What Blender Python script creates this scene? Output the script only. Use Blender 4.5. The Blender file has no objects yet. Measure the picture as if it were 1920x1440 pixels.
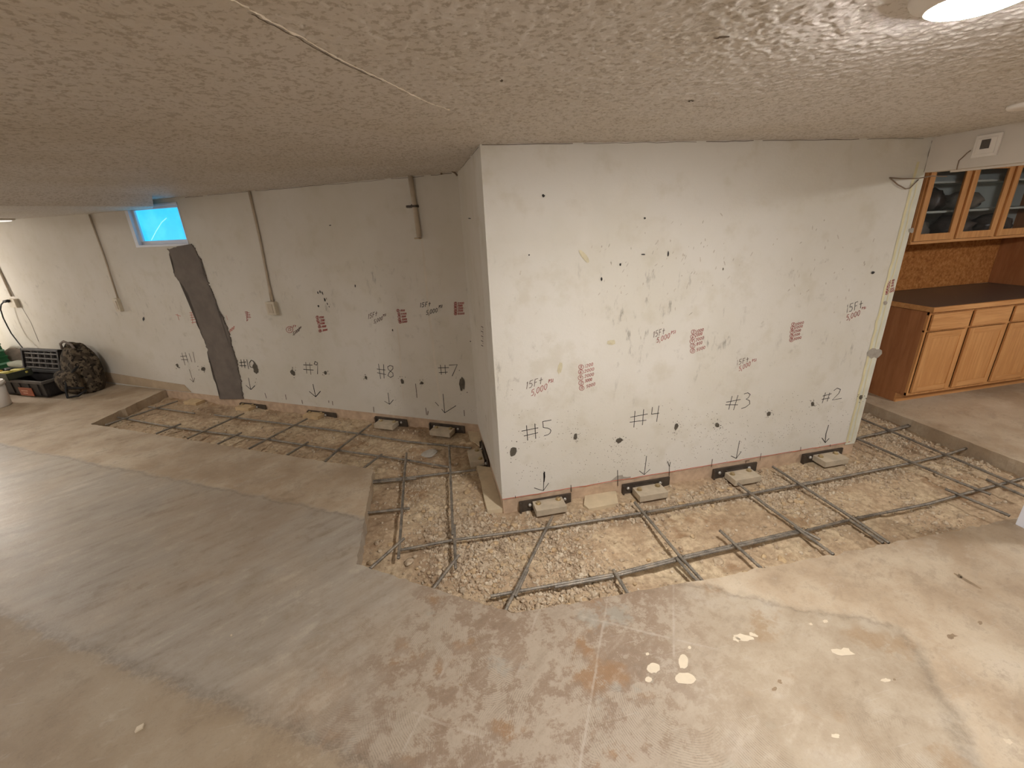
import bpy, bmesh, math, random
import numpy as np
from mathutils import Vector, Matrix, noise

scene = bpy.context.scene
COL = scene.collection
random.seed(7)
RNG = np.random.default_rng(11)

# ------------------------------------------------------------------ camera
F_PX = 813.04
R_ = Vector((0.97708, -0.20813, -0.04513)).normalized()
FW = Vector((0.1797, 0.9195, -0.3496)).normalized()
U_ = R_.cross(FW).normalized()
R_ = FW.cross(U_).normalized()
CAM = Vector((0, 0, 1.75))
cd = bpy.data.cameras.new('camera')
cd.sensor_width = 36.0
cd.lens = F_PX * 36.0 / 1920.0
cd.clip_start = 0.02
cam = bpy.data.objects.new('camera', cd)
COL.objects.link(cam)
cam.matrix_world = Matrix(((R_.x, U_.x, -FW.x, 0), (R_.y, U_.y, -FW.y, 0), (R_.z, U_.z, -FW.z, 1.75), (0, 0, 0, 1)))
scene.camera = cam

# ------------------------------------------------------------------ light and exposure
scene.view_settings.view_transform = 'Standard'
scene.view_settings.look = 'None'
scene.view_settings.gamma = 1.0
scene.view_settings.use_curve_mapping = False
scene.view_settings.exposure = -0.06
scene.cycles.adaptive_threshold = 0.02
w = bpy.data.worlds.new('world')
scene.world = w
w.use_nodes = True
w.node_tree.nodes['Background'].inputs[0].default_value = (0.35, 0.6, 1.0, 1)
w.node_tree.nodes['Background'].inputs[1].default_value = 0.6
# ceiling lamps, the two on the left added unseen as fill: (x, y, watts, colour); the first is the one in view
LAMP_WARM = (1.0, 0.975, 0.95)
# x, y, radiance of the diffuser, colour, radius, depth of the dome
LAMPS = [(1.085, 0.805, 1020.0, (1.0, 0.975, 0.955), 0.075, 0.030), (1.15, -1.5, 52.0, LAMP_WARM, 0.16, 0.11), (-2.6, -0.9, 150.0, LAMP_WARM, 0.16, 0.11),
         (-4.1, 3.1, 165.0, LAMP_WARM, 0.16, 0.05), (4.8, 0.6, 155.0, LAMP_WARM, 0.16, 0.09)]

# ------------------------------------------------------------------ measured frame of the room
H = 2.126
XC, YN, XR, YB = 0.3732, 2.444, 3.2265, 3.6607      # return wall x, near wall y, near wall end x, inner corner y
NB = Vector((0.5110, 0.8596, 0)).normalized()         # back wall: direction into the wall
DB = Vector((-NB.y, NB.x, 0))                         # back wall: direction running left
IC = Vector((XC, YB, 0))


def ray(x, y):
    return FW * F_PX + R_ * (x - 960) - U_ * (y - 720)


def at_z(x, y, z):
    d = ray(x, y)
    return CAM + d * ((z - CAM.z) / d.z)


def at_pl(x, y, p, n):
    d = ray(x, y)
    return CAM + d * ((p - CAM).dot(n) / d.dot(n))


def near(x, y, off=0.0):
    return at_pl(x, y, Vector((0, YN - off, 0)), Vector((0, 1, 0)))


def back(x, y, off=0.0):
    return at_pl(x, y, IC - NB * off, NB)


def ret(x, y, off=0.0):
    return at_pl(x, y, Vector((XC - off, 0, 0)), Vector((1, 0, 0)))


def bw(s, z, off=0.0):
    """point on the back wall: s metres left of the inner corner, height z, off metres into the room"""
    p = IC + DB * s - NB * off
    return Vector((p.x, p.y, z))


# ------------------------------------------------------------------ node helpers
class NT:
    def __init__(self, name):
        self.m = bpy.data.materials.new(name)
        self.m.use_nodes = True
        self.t = self.m.node_tree
        self.n = self.t.nodes
        self.b = self.n['Principled BSDF']
        self.pos = None

    def node(self, typ, **kw):
        o = self.n.new(typ)
        for k, v in kw.items():
            setattr(o, k, v)
        return o

    def link(self, a, b):
        self.t.links.new(a, b)

    def put(self, sock, v):
        if hasattr(v, 'links'):
            self.link(v, sock)
        elif isinstance(v, (tuple, list, Vector)):
            v = tuple(v)
            if sock.type == 'RGBA' and len(v) == 3:
                v = v + (1,)
            sock.default_value = v
        else:
            sock.default_value = v

    def coord(self):
        if self.pos is None:
            self.pos = self.node('ShaderNodeNewGeometry').outputs['Position']
        return self.pos

    def math(self, op, a, b=0.0, c=0.0, clamp=False):
        o = self.node('ShaderNodeMath', operation=op, use_clamp=clamp)
        for i, v in enumerate((a, b, c)):
            if op in ('SINE', 'ABSOLUTE', 'SQRT', 'FRACT', 'FLOOR') and i > 0:
                break
            self.put(o.inputs[i], v)
        return o.outputs[0]

    def vmath(self, op, a, b=(0, 0, 0)):
        o = self.node('ShaderNodeVectorMath', operation=op)
        self.put(o.inputs[0], a)
        if op in ('SCALE',):
            self.put(o.inputs['Scale'], b)
        elif op not in ('LENGTH', 'NORMALIZE'):
            self.put(o.inputs[1], b)
        return o.outputs['Value'] if op in ('LENGTH', 'DOT_PRODUCT', 'DISTANCE') else o.outputs[0]

    def noise(self, scale, detail=4, rough=0.55, vec=None, dist=0.0, col=False):
        o = self.node('ShaderNodeTexNoise')
        self.link(vec if vec is not None else self.coord(), o.inputs['Vector'])
        o.inputs['Scale'].default_value = scale
        o.inputs['Detail'].default_value = detail
        o.inputs['Roughness'].default_value = rough
        o.inputs['Distortion'].default_value = dist
        return o.outputs['Color' if col else 'Fac']

    def voro(self, scale, feature='F1', vec=None, out='Distance', rnd=1.0, dims='3D'):
        o = self.node('ShaderNodeTexVoronoi', feature=feature, voronoi_dimensions=dims)
        self.link(vec if vec is not None else self.coord(), o.inputs['Vector'])
        o.inputs['Scale'].default_value = scale
        o.inputs['Randomness'].default_value = rnd
        return o.outputs[out]

    def ss(self, v, a, b):
        """smooth step of v from a (0) to b (1); a > b inverts"""
        o = self.node('ShaderNodeMapRange', interpolation_type='SMOOTHSTEP')
        self.put(o.inputs[0], v)
        if a > b:
            o.inputs[1].default_value, o.inputs[2].default_value = b, a
            o.inputs[3].default_value, o.inputs[4].default_value = 1, 0
        else:
            o.inputs[1].default_value, o.inputs[2].default_value = a, b
        return o.outputs[0]

    def mix(self, f, a, b, mode='MIX'):
        o = self.node('ShaderNodeMix', data_type='RGBA', blend_type=mode)
        self.put(o.inputs['Factor'], f)
        self.put(o.inputs['A'], a)
        self.put(o.inputs['B'], b)
        return o.outputs['Result']

    def ramp(self, f, stops):
        o = self.node('ShaderNodeValToRGB')
        e = o.color_ramp.elements
        while len(e) < len(stops):
            e.new(0.5)
        for el, (p, c) in zip(e, stops):
            el.position = p
            el.color = tuple(c) + (1,)
        self.put(o.inputs[0], f)
        return o.outputs[0]

    def mapping(self, scale=(1, 1, 1), rot=(0, 0, 0), loc=(0, 0, 0), vec=None):
        o = self.node('ShaderNodeMapping')
        self.link(vec if vec is not None else self.coord(), o.inputs['Vector'])
        o.inputs['Scale'].default_value = scale
        o.inputs['Rotation'].default_value = rot
        o.inputs['Location'].default_value = loc
        return o.outputs[0]

    def bump(self, h, dist=0.01, strength=1.0, normal=None):
        o = self.node('ShaderNodeBump')
        self.put(o.inputs['Height'], h)
        o.inputs['Distance'].default_value = dist
        o.inputs['Strength'].default_value = strength
        if normal is not None:
            self.link(normal, o.inputs['Normal'])
        return o.outputs[0]

    def done(self, color, rough=0.8, normal=None, metal=0.0, spec=0.5):
        self.put(self.b.inputs['Base Color'], color)
        self.put(self.b.inputs['Roughness'], rough)
        self.put(self.b.inputs['Metallic'], metal)
        self.put(self.b.inputs['Specular IOR Level'], spec)
        if normal is not None:
            self.link(normal, self.b.inputs['Normal'])
        return self.m


def lin(r, g, b):
    return tuple(((c / 255.0) / 12.92 if c <= 10 else ((c / 255.0 + 0.055) / 1.055) ** 2.4) for c in (r, g, b))


def plain(name, col, rough=0.6, metal=0.0, var=0.12, scale=30.0, bump=0.0, spec=0.4):
    t = NT(name)
    f = t.noise(scale, 3)
    dark = tuple(c * (1 - var) for c in col)
    light = tuple(min(1, c * (1 + var)) for c in col)
    c = t.ramp(f, [(0.3, dark), (0.7, light)])
    nrm = t.bump(f, bump, 0.6) if bump else None
    return t.done(c, rough, nrm, metal, spec)


M = {}


def mat_wall(name, base, scuff=1.0, fleck=1.0):
    t = NT(name)
    big = t.noise(1.3, 4, 0.6)
    c = t.mix(t.ss(big, 0.35, 0.7), base, tuple(b * k for b, k in zip(base, (0.93, 0.92, 0.88))))
    mid = t.noise(6.0, 5, 0.6)
    c = t.mix(t.math('MULTIPLY', t.ss(mid, 0.50, 0.72), 0.38), c, lin(190, 181, 160))
    # rubbed scuffs, stretched upright, mostly at hand height
    st = t.noise(1.0, 5, 0.65, t.mapping((22, 22, 7)))
    z = t.node('ShaderNodeSeparateXYZ')
    t.link(t.coord(), z.inputs[0])
    zz = z.outputs['Z']
    hand = t.math('MULTIPLY', t.ss(zz, 0.45, 0.8), t.ss(zz, 1.75, 1.25))
    clump = t.ss(t.noise(2.6, 3, 0.5), 0.47, 0.66)
    f = t.math('MULTIPLY', t.math('MULTIPLY', t.ss(st, 0.56, 0.74), hand), clump)
    c = t.mix(t.math('MULTIPLY', f, 0.75 * scuff), c, lin(128, 121, 110))
    # smudge clouds
    sm = t.noise(9.0, 6, 0.7)
    c = t.mix(t.math('MULTIPLY', t.math('MULTIPLY', t.ss(sm, 0.58, 0.74), hand), 0.5 * scuff), c, lin(152, 144, 131))
    # small pits and flecks towards the base
    fl = t.voro(46.0)
    low = t.math('MULTIPLY', t.ss(zz, 0.75, 0.15), t.ss(t.noise(5.5, 3), 0.5, 0.62))
    c = t.mix(t.math('MULTIPLY', t.math('MULTIPLY', t.ss(fl, 0.2, 0.1), low), 0.7 * fleck), c, lin(120, 110, 95))
    fine = t.noise(60.0, 4, 0.6)
    drag = t.noise(1.0, 4, 0.6, t.mapping((30, 30, 75)))
    h = t.math('ADD', t.math('MULTIPLY', fine, 0.35), t.math('ADD', t.math('MULTIPLY', drag, 0.4), t.math('MULTIPLY', mid, 0.8)))
    return t.done(c, 0.75, t.bump(h, 0.004, 0.55), spec=0.25)


M['wall_near'] = mat_wall('near_wall_paint', lin(212, 207, 197), 1.0, 1.0)
M['wall_back'] = mat_wall('back_wall_paint', lin(206, 199, 187), 0.9, 0.8)
M['wall_plain'] = plain('plain_wall_paint', lin(208, 199, 187), 0.8, var=0.05, scale=4, bump=0.002)


def mat_ceiling():
    t = NT('knockdown_ceiling_texture')
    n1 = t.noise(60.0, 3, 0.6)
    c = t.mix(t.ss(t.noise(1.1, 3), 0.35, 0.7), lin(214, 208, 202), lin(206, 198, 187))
    c = t.mix(t.math('MULTIPLY', t.ss(n1, 0.50, 0.38), 0.5), c, lin(146, 132, 112))  # low spots of the plaster darkened in the colour, standing in for relief shade
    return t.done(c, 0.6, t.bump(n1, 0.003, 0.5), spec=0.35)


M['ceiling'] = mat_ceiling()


def mat_floor():
    t = NT('worn_concrete_floor')
    P = t.coord()
    wob = t.math('MULTIPLY', t.math('SUBTRACT', t.noise(6.0, 6, 0.7), 0.5), 0.16)
    u0 = t.vmath('DOT_PRODUCT', P, (0.8596, -0.5110, 0))
    v0 = t.vmath('DOT_PRODUCT', P, (0.5110, 0.8596, 0))
    u = t.math('ADD', u0, wob)
    v = t.math('ADD', v0, wob)
    # rectangle of old tile: between the two edges across, up to the corner on the right
    inside = t.math('MULTIPLY', t.math('MULTIPLY', t.ss(v, 0.685, 0.73), t.ss(v, 1.90, 1.855)), t.ss(u, 1.15, 1.10))
    n_big = t.noise(0.9, 5, 0.6)
    n_mid = t.noise(4.0, 6, 0.65)
    n_fine = t.noise(42.0, 7, 0.72)
    n_micro = t.noise(120.0, 3, 0.6)
    # streaks from the squeegee run along v
    rot = t.mapping((1, 1, 1), (0, 0, -0.5364))
    streak = t.noise(1.0, 5, 0.65, t.mapping((3.0, 14.0, 1), vec=rot))
    # outside: tan dusty concrete
    tan = t.ramp(n_mid, [(0.25, lin(150, 129, 105)), (0.45, lin(182, 161, 134)), (0.62, lin(198, 181, 156)), (0.8, lin(206, 191, 170))])
    tan = t.mix(t.math('MULTIPLY', t.ss(n_big, 0.45, 0.65), 0.5), tan, lin(147, 120, 90))
    tan = t.mix(t.math('MULTIPLY', t.ss(streak, 0.55, 0.75), 0.35), tan, lin(137, 122, 103))
    n_wear = t.math('ADD', t.noise(8.0, 9, 0.80), t.math('MULTIPLY', t.math('SUBTRACT', n_big, 0.5), 0.6))
    tan = t.mix(t.math('MULTIPLY', t.ss(n_wear, 0.50, 0.62), 0.45), tan, lin(150, 129, 104))
    tan = t.mix(t.math('MULTIPLY', t.ss(n_wear, 0.42, 0.33), 0.45), tan, lin(198, 183, 160))
    # in front, below the lower edge, the slab is darker and browner
    lowz = t.ss(v, 0.74, 0.66)
    tan = t.mix(t.math('MULTIPLY', lowz, 0.45), tan, lin(126, 109, 85))
    # inside left: bare smooth grey; inside right: brown glue
    grey = t.ramp(streak, [(0.25, lin(150, 138, 122)), (0.5, lin(166, 154, 138)), (0.75, lin(176, 166, 151))])
    grey = t.mix(t.math('MULTIPLY', t.ss(n_mid, 0.5, 0.7), 0.5), grey, lin(146, 130, 108))
    n_patch = t.math('ADD', t.noise(11.0, 9, 0.80), t.math('MULTIPLY', t.math('SUBTRACT', t.noise(1.9, 3, 0.5), 0.5), 0.55))
    film = t.ss(n_patch, 0.44, 0.55)
    glue = t.mix(film, lin(168, 152, 132), lin(140, 119, 98))
    glue = t.mix(t.math('MULTIPLY', t.ss(n_patch, 0.55, 0.68), 0.6), glue, lin(112, 92, 74))
    rust = t.math('MULTIPLY', t.ss(t.noise(2.7, 4, 0.6), 0.55, 0.64), t.ss(n_patch, 0.42, 0.52))
    glue = t.mix(t.math('MULTIPLY', rust, 0.6), glue, lin(148, 108, 66))
    bare = t.ss(t.noise(2.2, 5, 0.7), 0.57, 0.64)
    glue = t.mix(t.math('MULTIPLY', bare, 0.6), glue, lin(156, 151, 138))
    # to the right the glue thins out to pale, sandy film
    pale = t.ss(u, -0.05, 0.55)
    palec = t.ramp(n_mid, [(0.3, lin(156, 137, 112)), (0.55, lin(182, 166, 142)), (0.75, lin(192, 180, 162))])
    palec = t.mix(t.math('MULTIPLY', rust, 0.4), palec, lin(146, 113, 72))
    glue = t.mix(t.math('MULTIPLY', pale, 0.8), glue, palec)
    gf = t.ss(t.math('ADD', u, t.math('MULTIPLY', t.math('SUBTRACT', n_mid, 0.5), 1.4)), -1.55, -0.75)
    ins = t.mix(gf, grey, glue)
    # notched trowel arcs: rings about the centre of each cell
    P2 = t.vmath('MULTIPLY', P, (1, 1, 0))
    vo = t.node('ShaderNodeTexVoronoi', voronoi_dimensions='2D')
    t.link(P2, vo.inputs['Vector'])
    vo.inputs['Scale'].default_value = 2.6
    off = t.vmath('ADD', vo.outputs['Position'], (0.22, 0.05, 0))
    d = t.vmath('LENGTH', t.vmath('SUBTRACT', P2, off))
    arcs = t.math('SINE', t.math('MULTIPLY', t.math('ADD', d, t.math('MULTIPLY', n_mid, 0.03)), 760.0))
    amask = t.math('MULTIPLY', t.ss(t.noise(2.4, 3), 0.44, 0.56), t.math('MULTIPLY', gf, t.ss(v, 1.55, 1.2)))
    amask = t.math('MULTIPLY', amask, t.ss(n_fine, 0.38, 0.56))
    arcv = t.math('MULTIPLY', t.ss(arcs, 0.35, 0.95), amask)
    ins = t.mix(t.math('MULTIPLY', arcv, 0.55), ins, lin(113, 98, 81))
    # pale lines of the old tile joints, 0.305 m apart
    ju = t.math('ABSOLUTE', t.math('SUBTRACT', t.math('FRACT', t.math('MULTIPLY', t.math('ADD', u0, t.math('MULTIPLY', wob, 0.12)), 1 / 0.305)), 0.5))
    jv = t.math('ABSOLUTE', t.math('SUBTRACT', t.math('FRACT', t.math('MULTIPLY', t.math('ADD', v0, t.math('MULTIPLY', wob, 0.12)), 1 / 0.61)), 0.5))
    jl = t.math('MAXIMUM', t.ss(ju, 0.022, 0.006), t.ss(jv, 0.012, 0.004))
    jl = t.math('MULTIPLY', jl, t.math('MULTIPLY', t.ss(t.noise(3.5, 4), 0.46, 0.60), t.math('MULTIPLY', gf, t.ss(pale, 0.9, 0.4))))
    ins = t.mix(t.math('MULTIPLY', jl, 0.5), ins, lin(183, 169, 152))
    ins = t.mix(t.math('MULTIPLY', t.math('SUBTRACT', 1.0, gf), t.math('MULTIPLY', t.ss(n_big, 0.40, 0.62), 0.6)), ins, tan)
    c = t.mix(inside, tan, ins)
    # rubbed, scratchy wear all over
    gr = t.math('ADD', t.math('MULTIPLY', n_patch, 0.6), t.math('MULTIPLY', streak, 0.4))
    c = t.mix(t.math('MULTIPLY', t.ss(gr, 0.53, 0.64), 0.32), c, lin(204, 189, 167))
    c = t.mix(t.math('MULTIPLY', t.ss(gr, 0.47, 0.36), 0.34), c, lin(122, 103, 82))
    c = t.mix(t.math('MULTIPLY', t.ss(n_fine, 0.45, 0.30), 0.25), c, lin(118, 98, 78))
    # dirt gathered along the old edges
    e1 = t.math('ABSOLUTE', t.math('SUBTRACT', v, 0.715))
    e2 = t.math('ABSOLUTE', t.math('SUBTRACT', u, 1.09))
    e3 = t.math('ABSOLUTE', t.math('SUBTRACT', v, 1.86))
    d1 = t.math('MULTIPLY', t.ss(e1, 0.06, 0.0), t.math('MULTIPLY', t.ss(u, 1.1, 0.9), 0.45))
    d2 = t.math('MULTIPLY', t.ss(e2, 0.04, 0.0), t.math('MULTIPLY', t.math('MULTIPLY', t.ss(v, 1.9, 1.8), t.ss(v, 0.6, 0.8)), 0.35))
    d3 = t.math('MULTIPLY', t.ss(e3, 0.02, 0.0), t.math('MULTIPLY', t.ss(u, 1.1, 1.05), 0.35))
    dirt = t.math('MULTIPLY', t.math('MAXIMUM', t.math('MAXIMUM', d1, d2), d3), t.ss(n_fine, 0.3, 0.6))
    c = t.mix(dirt, c, lin(96, 83, 67))
    # fine speckle and scratches
    c = t.mix(t.math('MULTIPLY', t.ss(n_micro, 0.55, 0.75), 0.14), c, lin(85, 73, 60))
    scr = t.noise(1.0, 3, 0.5, t.mapping((5, 160, 1), (0, 0, 0.55)))
    c = t.mix(t.math('MULTIPLY', t.ss(scr, 0.64, 0.72), 0.22), c, lin(198, 188, 173))
    c = t.mix(1.0, c, (0.90, 0.905, 0.92), 'MULTIPLY')
    smooth = t.math('MULTIPLY', inside, t.math('SUBTRACT', 1.0, gf))
    rough = t.math('SUBTRACT', 0.62, t.math('MULTIPLY', smooth, 0.24))
    rough = t.math('ADD', rough, t.math('MULTIPLY', t.math('SUBTRACT', n_fine, 0.5), 0.25))
    h = t.math('ADD', t.math('MULTIPLY', n_fine, 0.5), t.math('MULTIPLY', n_mid, 0.6))
    return t.done(c, rough, t.bump(h, 0.0035, 0.5), spec=0.45)


M['floor'] = mat_floor()


def mat_dirt():
    t = NT('trench_dirt')
    a = t.noise(2.6, 5, 0.6)
    b = t.noise(30.0, 5, 0.7)
    c = t.ramp(a, [(0.3, lin(160, 136, 110)), (0.48, lin(192, 168, 138)), (0.66, lin(210, 190, 158))])
    c = t.mix(t.ss(b, 0.36, 0.66), t.mix(0.5, c, lin(132, 108, 84)), c)
    wet = t.math('MULTIPLY', t.ss(t.noise(4.7, 5, 0.65), 0.55, 0.68), 0.6)
    c = t.mix(wet, c, lin(140, 106, 74))
    g = t.noise(150.0, 3, 0.7)
    c = t.mix(t.math('MULTIPLY', t.ss(g, 0.6, 0.72), 0.35), c, lin(206, 190, 164))
    return t.done(c, 0.95, t.bump(t.math('ADD', b, t.math('MULTIPLY', g, 0.4)), 0.008, 0.7), spec=0.1)


M['dirt'] = mat_dirt()


def mat_stone():
    t = NT('rubble_stone')
    oi = t.node('ShaderNodeObjectInfo').outputs['Random']
    b = t.noise(40, 4)
    c = t.mix(oi, lin(196, 170, 132), lin(182, 166, 144))
    c = t.mix(t.ss(b, 0.4, 0.65), t.mix(0.45, c, lin(140, 112, 82)), c)
    return t.done(c, 0.9, t.bump(b, 0.004, 0.6), spec=0.15)


M['stone'] = mat_stone()


def mat_gravel():
    t = NT('loose_gravel')
    b = t.noise(22, 4)
    c = t.ramp(b, [(0.3, lin(146, 126, 104)), (0.5, lin(184, 165, 140)), (0.7, lin(204, 190, 168))])
    return t.done(c, 0.92, t.bump(t.noise(140, 3), 0.003, 0.5), spec=0.12)


M['gravel'] = mat_gravel()


def mat_rebar():
    t = NT('rebar_steel')
    b = t.noise(18, 5, 0.7)
    c = t.ramp(b, [(0.35, lin(108, 101, 92)), (0.55, lin(140, 132, 120)), (0.72, lin(164, 146, 122))])
    return t.done(c, 0.5, t.bump(t.noise(200, 2), 0.0015, 0.4), metal=0.45)


M['rebar'] = mat_rebar()
M['plate'] = plain('dusty_steel_plate', lin(186, 172, 150), 0.62, 0.15, 0.14, 14, 0.001)
M['plate_dusty'] = plain('dirt_covered_plate', lin(190, 164, 126), 0.85, 0.0, 0.14, 14, 0.002)
M['plate_side_shaded'] = plain('shaded_grey_steel_side', lin(94, 85, 76), 0.6, 0.2, 0.18, 14, 0.001)  # grey steel, darkened in colour to stand in for shade below the dusty top
M['dark_steel'] = plain('dark_steel', lin(84, 74, 64), 0.6, 0.4, 0.25, 18, 0.001)
M['bolt'] = plain('zinc_bolt', lin(176, 158, 122), 0.4, 0.7, 0.2, 40)
M['stud'] = plain('bright_stud', lin(190, 186, 178), 0.35, 0.6, 0.12, 60)
M['concrete'] = plain('raw_concrete', lin(186, 160, 134), 0.9, 0.0, 0.16, 16, 0.004)
M['footing'] = plain('sandy_footing', lin(198, 180, 150), 0.92, 0.0, 0.10, 12, 0.002)
M['slab_side'] = plain('slab_cut_side', lin(150, 132, 114), 0.9, 0.0, 0.15, 14, 0.003)
M['mortar'] = plain('grey_mortar', lin(112, 103, 95), 0.9, 0.0, 0.14, 7, 0.003, 0.15)
M['mortar_dark'] = plain('dark_mortar', lin(92, 86, 76), 0.9, 0.0, 0.2, 40, 0.002, 0.1)
M['mortar_pale'] = plain('pale_mortar', lin(160, 152, 140), 0.9, 0.0, 0.12, 40, 0.002, 0.1)
M['ink'] = plain('black_marker', lin(38, 34, 32), 0.6, 0, 0.25, 90)
M['ink_faint'] = plain('faint_marker', lin(112, 102, 92), 0.7, 0, 0.25, 90)
M['ink_brown'] = plain('brown_black_pencil', lin(76, 52, 44), 0.6, 0, 0.25, 90)
M['red'] = plain('red_marker', lin(140, 44, 38), 0.6, 0, 0.25, 90)
M['red_faint'] = plain('faint_red_marker', lin(188, 118, 104), 0.7, 0, 0.2, 90)
M['chalk'] = plain('red_chalk', lin(196, 112, 84), 0.9, 0, 0.3, 25)
M['scuff'] = plain('grey_scuff', lin(182, 173, 158), 0.8, 0, 0.2, 60)
M['stain'] = plain('yellow_stain', lin(200, 190, 160), 0.8, 0, 0.1, 30)
M['tape'] = plain('yellowed_glue_strip', lin(210, 200, 160), 0.75, 0, 0.08, 8, 0.002)
M['dust_band'] = plain('dusty_base_band', lin(176, 156, 130), 0.9, 0, 0.12, 6, 0.002)
M['pvc'] = plain('painted_conduit', lin(180, 165, 144), 0.5, 0, 0.08, 20)
M['box'] = plain('painted_box', lin(196, 184, 162), 0.55, 0, 0.08, 20)
M['white_plastic'] = plain('white_plastic', lin(226, 218, 208), 0.4, 0, 0.04, 10)
M['vinyl'] = plain('white_vinyl', lin(214, 214, 220), 0.35, 0, 0.04, 10)
M['black_plastic'] = plain('black_plastic', lin(42, 37, 34), 0.5, 0, 0.3, 14, 0.001)
M['black_rubber'] = plain('black_rubber', lin(22, 20, 19), 0.55, 0, 0.2, 30)
M['grey_plastic'] = plain('grey_plastic', lin(86, 80, 74), 0.55, 0, 0.2, 14)
M['green_black'] = plain('green_black_plastic', lin(58, 60, 48), 0.5, 0, 0.2, 14)
M['yellow'] = plain('yellow_tool', lin(226, 176, 50), 0.45, 0, 0.1, 20)
M['pale_yellow'] = plain('pale_yellow_tool', lin(200, 186, 96), 0.5, 0, 0.12, 20)
M['orange_label'] = plain('red_orange_label', lin(160, 90, 62), 0.5, 0, 0.12, 20)
M['label_pale'] = plain('pale_label_print', lin(206, 158, 130), 0.5, 0, 0.06, 20)
M['green'] = plain('dark_green_plastic', lin(24, 88, 50), 0.45, 0, 0.15, 12)
M['green_edge'] = plain('pale_green_edge', lin(120, 168, 140), 0.45, 0, 0.1, 12)
M['grey_cloth'] = plain('grey_brown_cloth', lin(136, 124, 114), 0.9, 0, 0.2, 14, 0.004)
M['lid_grey'] = plain('grey_green_lid', lin(140, 140, 124), 0.5, 0, 0.12, 8)
M['cable_pale'] = plain('pale_cable', lin(214, 204, 192), 0.5, 0, 0.06, 20)
M['cable_brown'] = plain('brown_cable', lin(126, 106, 86), 0.6, 0, 0.1, 20)
M['counter'] = plain('dark_laminate', lin(84, 76, 70), 0.35, 0, 0.1, 120)
M['dark_inside'] = plain('dark_interior', lin(40, 36, 34), 0.8, 0, 0.2, 8)
M['crack'] = plain('dark_crack', lin(104, 90, 76), 0.9, 0, 0.3, 20)
M['seam'] = plain('ceiling_seam', lin(222, 211, 194), 0.8, 0, 0.08, 30)
M['splotch'] = plain('cream_paint_splotch', lin(204, 189, 165), 0.7, 0, 0.05, 30)
M['cab_inside'] = plain('blue_grey_cabinet_lining', lin(186, 194, 190), 0.6, 0, 0.06, 6)
M['bag_clear'] = plain('grey_plastic_bag', lin(120, 114, 106), 0.35, 0, 0.3, 10, 0.01)
M['bag_dark'] = plain('dark_plastic_bag', lin(84, 76, 72), 0.35, 0, 0.3, 10, 0.01)


def mat_wood(name, a, b, grain=(30, 30, 2.0), rough=0.45):
    t = NT(name)
    st = t.noise(1.0, 5, 0.6, t.mapping(grain), 0.4)
    fine = t.noise(1.0, 3, 0.6, t.mapping(tuple(g * 4 for g in grain)))
    c = t.mix(t.ss(st, 0.35, 0.68), a, b)
    c = t.mix(t.math('MULTIPLY', t.ss(fine, 0.5, 0.7), 0.25), c, tuple(x * 0.6 for x in a))
    return t.done(c, rough, t.bump(fine, 0.001, 0.4), spec=0.4)


M['oak'] = mat_wood('oak_upright_grain', lin(190, 134, 80), lin(208, 154, 98))
M['oak_h'] = mat_wood('oak_level_grain', lin(190, 134, 80), lin(210, 157, 102), (2.0, 30, 30))
M['oak_dark'] = mat_wood('brown_veneer_side', lin(158, 102, 62), lin(172, 116, 74), (22, 22, 2.0), 0.5)


def mat_cork():
    t = NT('cork_backsplash')
    a = t.noise(38, 5, 0.7)
    c = t.ramp(a, [(0.32, lin(140, 86, 42)), (0.5, lin(176, 116, 62)), (0.68, lin(196, 140, 84))])
    return t.done(c, 0.8, t.bump(a, 0.002, 0.4), spec=0.2)


M['cork'] = mat_cork()


def mat_camo():
    t = NT('camouflage_cloth')
    a = t.noise(14, 3, 0.5)
    b = t.noise(22, 3, 0.5, t.mapping((1, 1, 1), loc=(5, 2, 1)))
    c = t.mix(t.ss(a, 0.48, 0.54), lin(98, 86, 70), lin(66, 57, 46))
    c = t.mix(t.ss(b, 0.55, 0.6), c, lin(38, 33, 28))
    return t.done(c, 0.9, t.bump(t.noise(20, 4), 0.01, 0.5), spec=0.15)


M['camo'] = mat_camo()


def mat_emit(name, col, strength):
    t = NT(name)
    t.done((0.8, 0.8, 0.8), 0.5)
    t.b.inputs['Emission Color'].default_value = tuple(col) + (1,)
    t.b.inputs['Emission Strength'].default_value = strength
    return t.m


def mat_window():
    t = NT('blue_lit_window_film')
    f = t.noise(5.0, 3)
    c = t.mix(t.ss(f, 0.35, 0.7), (0.022, 0.52, 1.0), (0.05, 0.60, 1.0))
    t.done((0.05, 0.2, 0.4), 0.3)
    t.link(c, t.b.inputs['Emission Color'])
    t.b.inputs['Emission Strength'].default_value = 1.25
    return t.m


M['window'] = mat_window()
M['window_line'] = mat_emit('pale_blue_lit_film', (0.13, 0.66, 1.0), 1.3)
M['lamp'] = mat_emit('lamp_diffuser', (1.0, 0.97, 0.92), 14.0)


def mat_glass():
    t = NT('cabinet_glass')
    t.done((0.03, 0.035, 0.035), 0.05, spec=0.5)
    t.b.inputs['Alpha'].default_value = 0.12
    return t.m


M['glass'] = mat_glass()


# ------------------------------------------------------------------ mesh helpers
def V(*a):
    return Vector(a)


def setmat(me, m):
    me.materials.clear()
    for k in (m if isinstance(m, (list, tuple)) else [m]):
        me.materials.append(M[k] if isinstance(k, str) else k)


def tag(o, label=None, cat=None, group=None, kind=None):
    if label:
        o['label'] = label
    if cat:
        o['category'] = cat
    if group:
        o['group'] = group
    if kind:
        o['kind'] = kind
    return o


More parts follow.
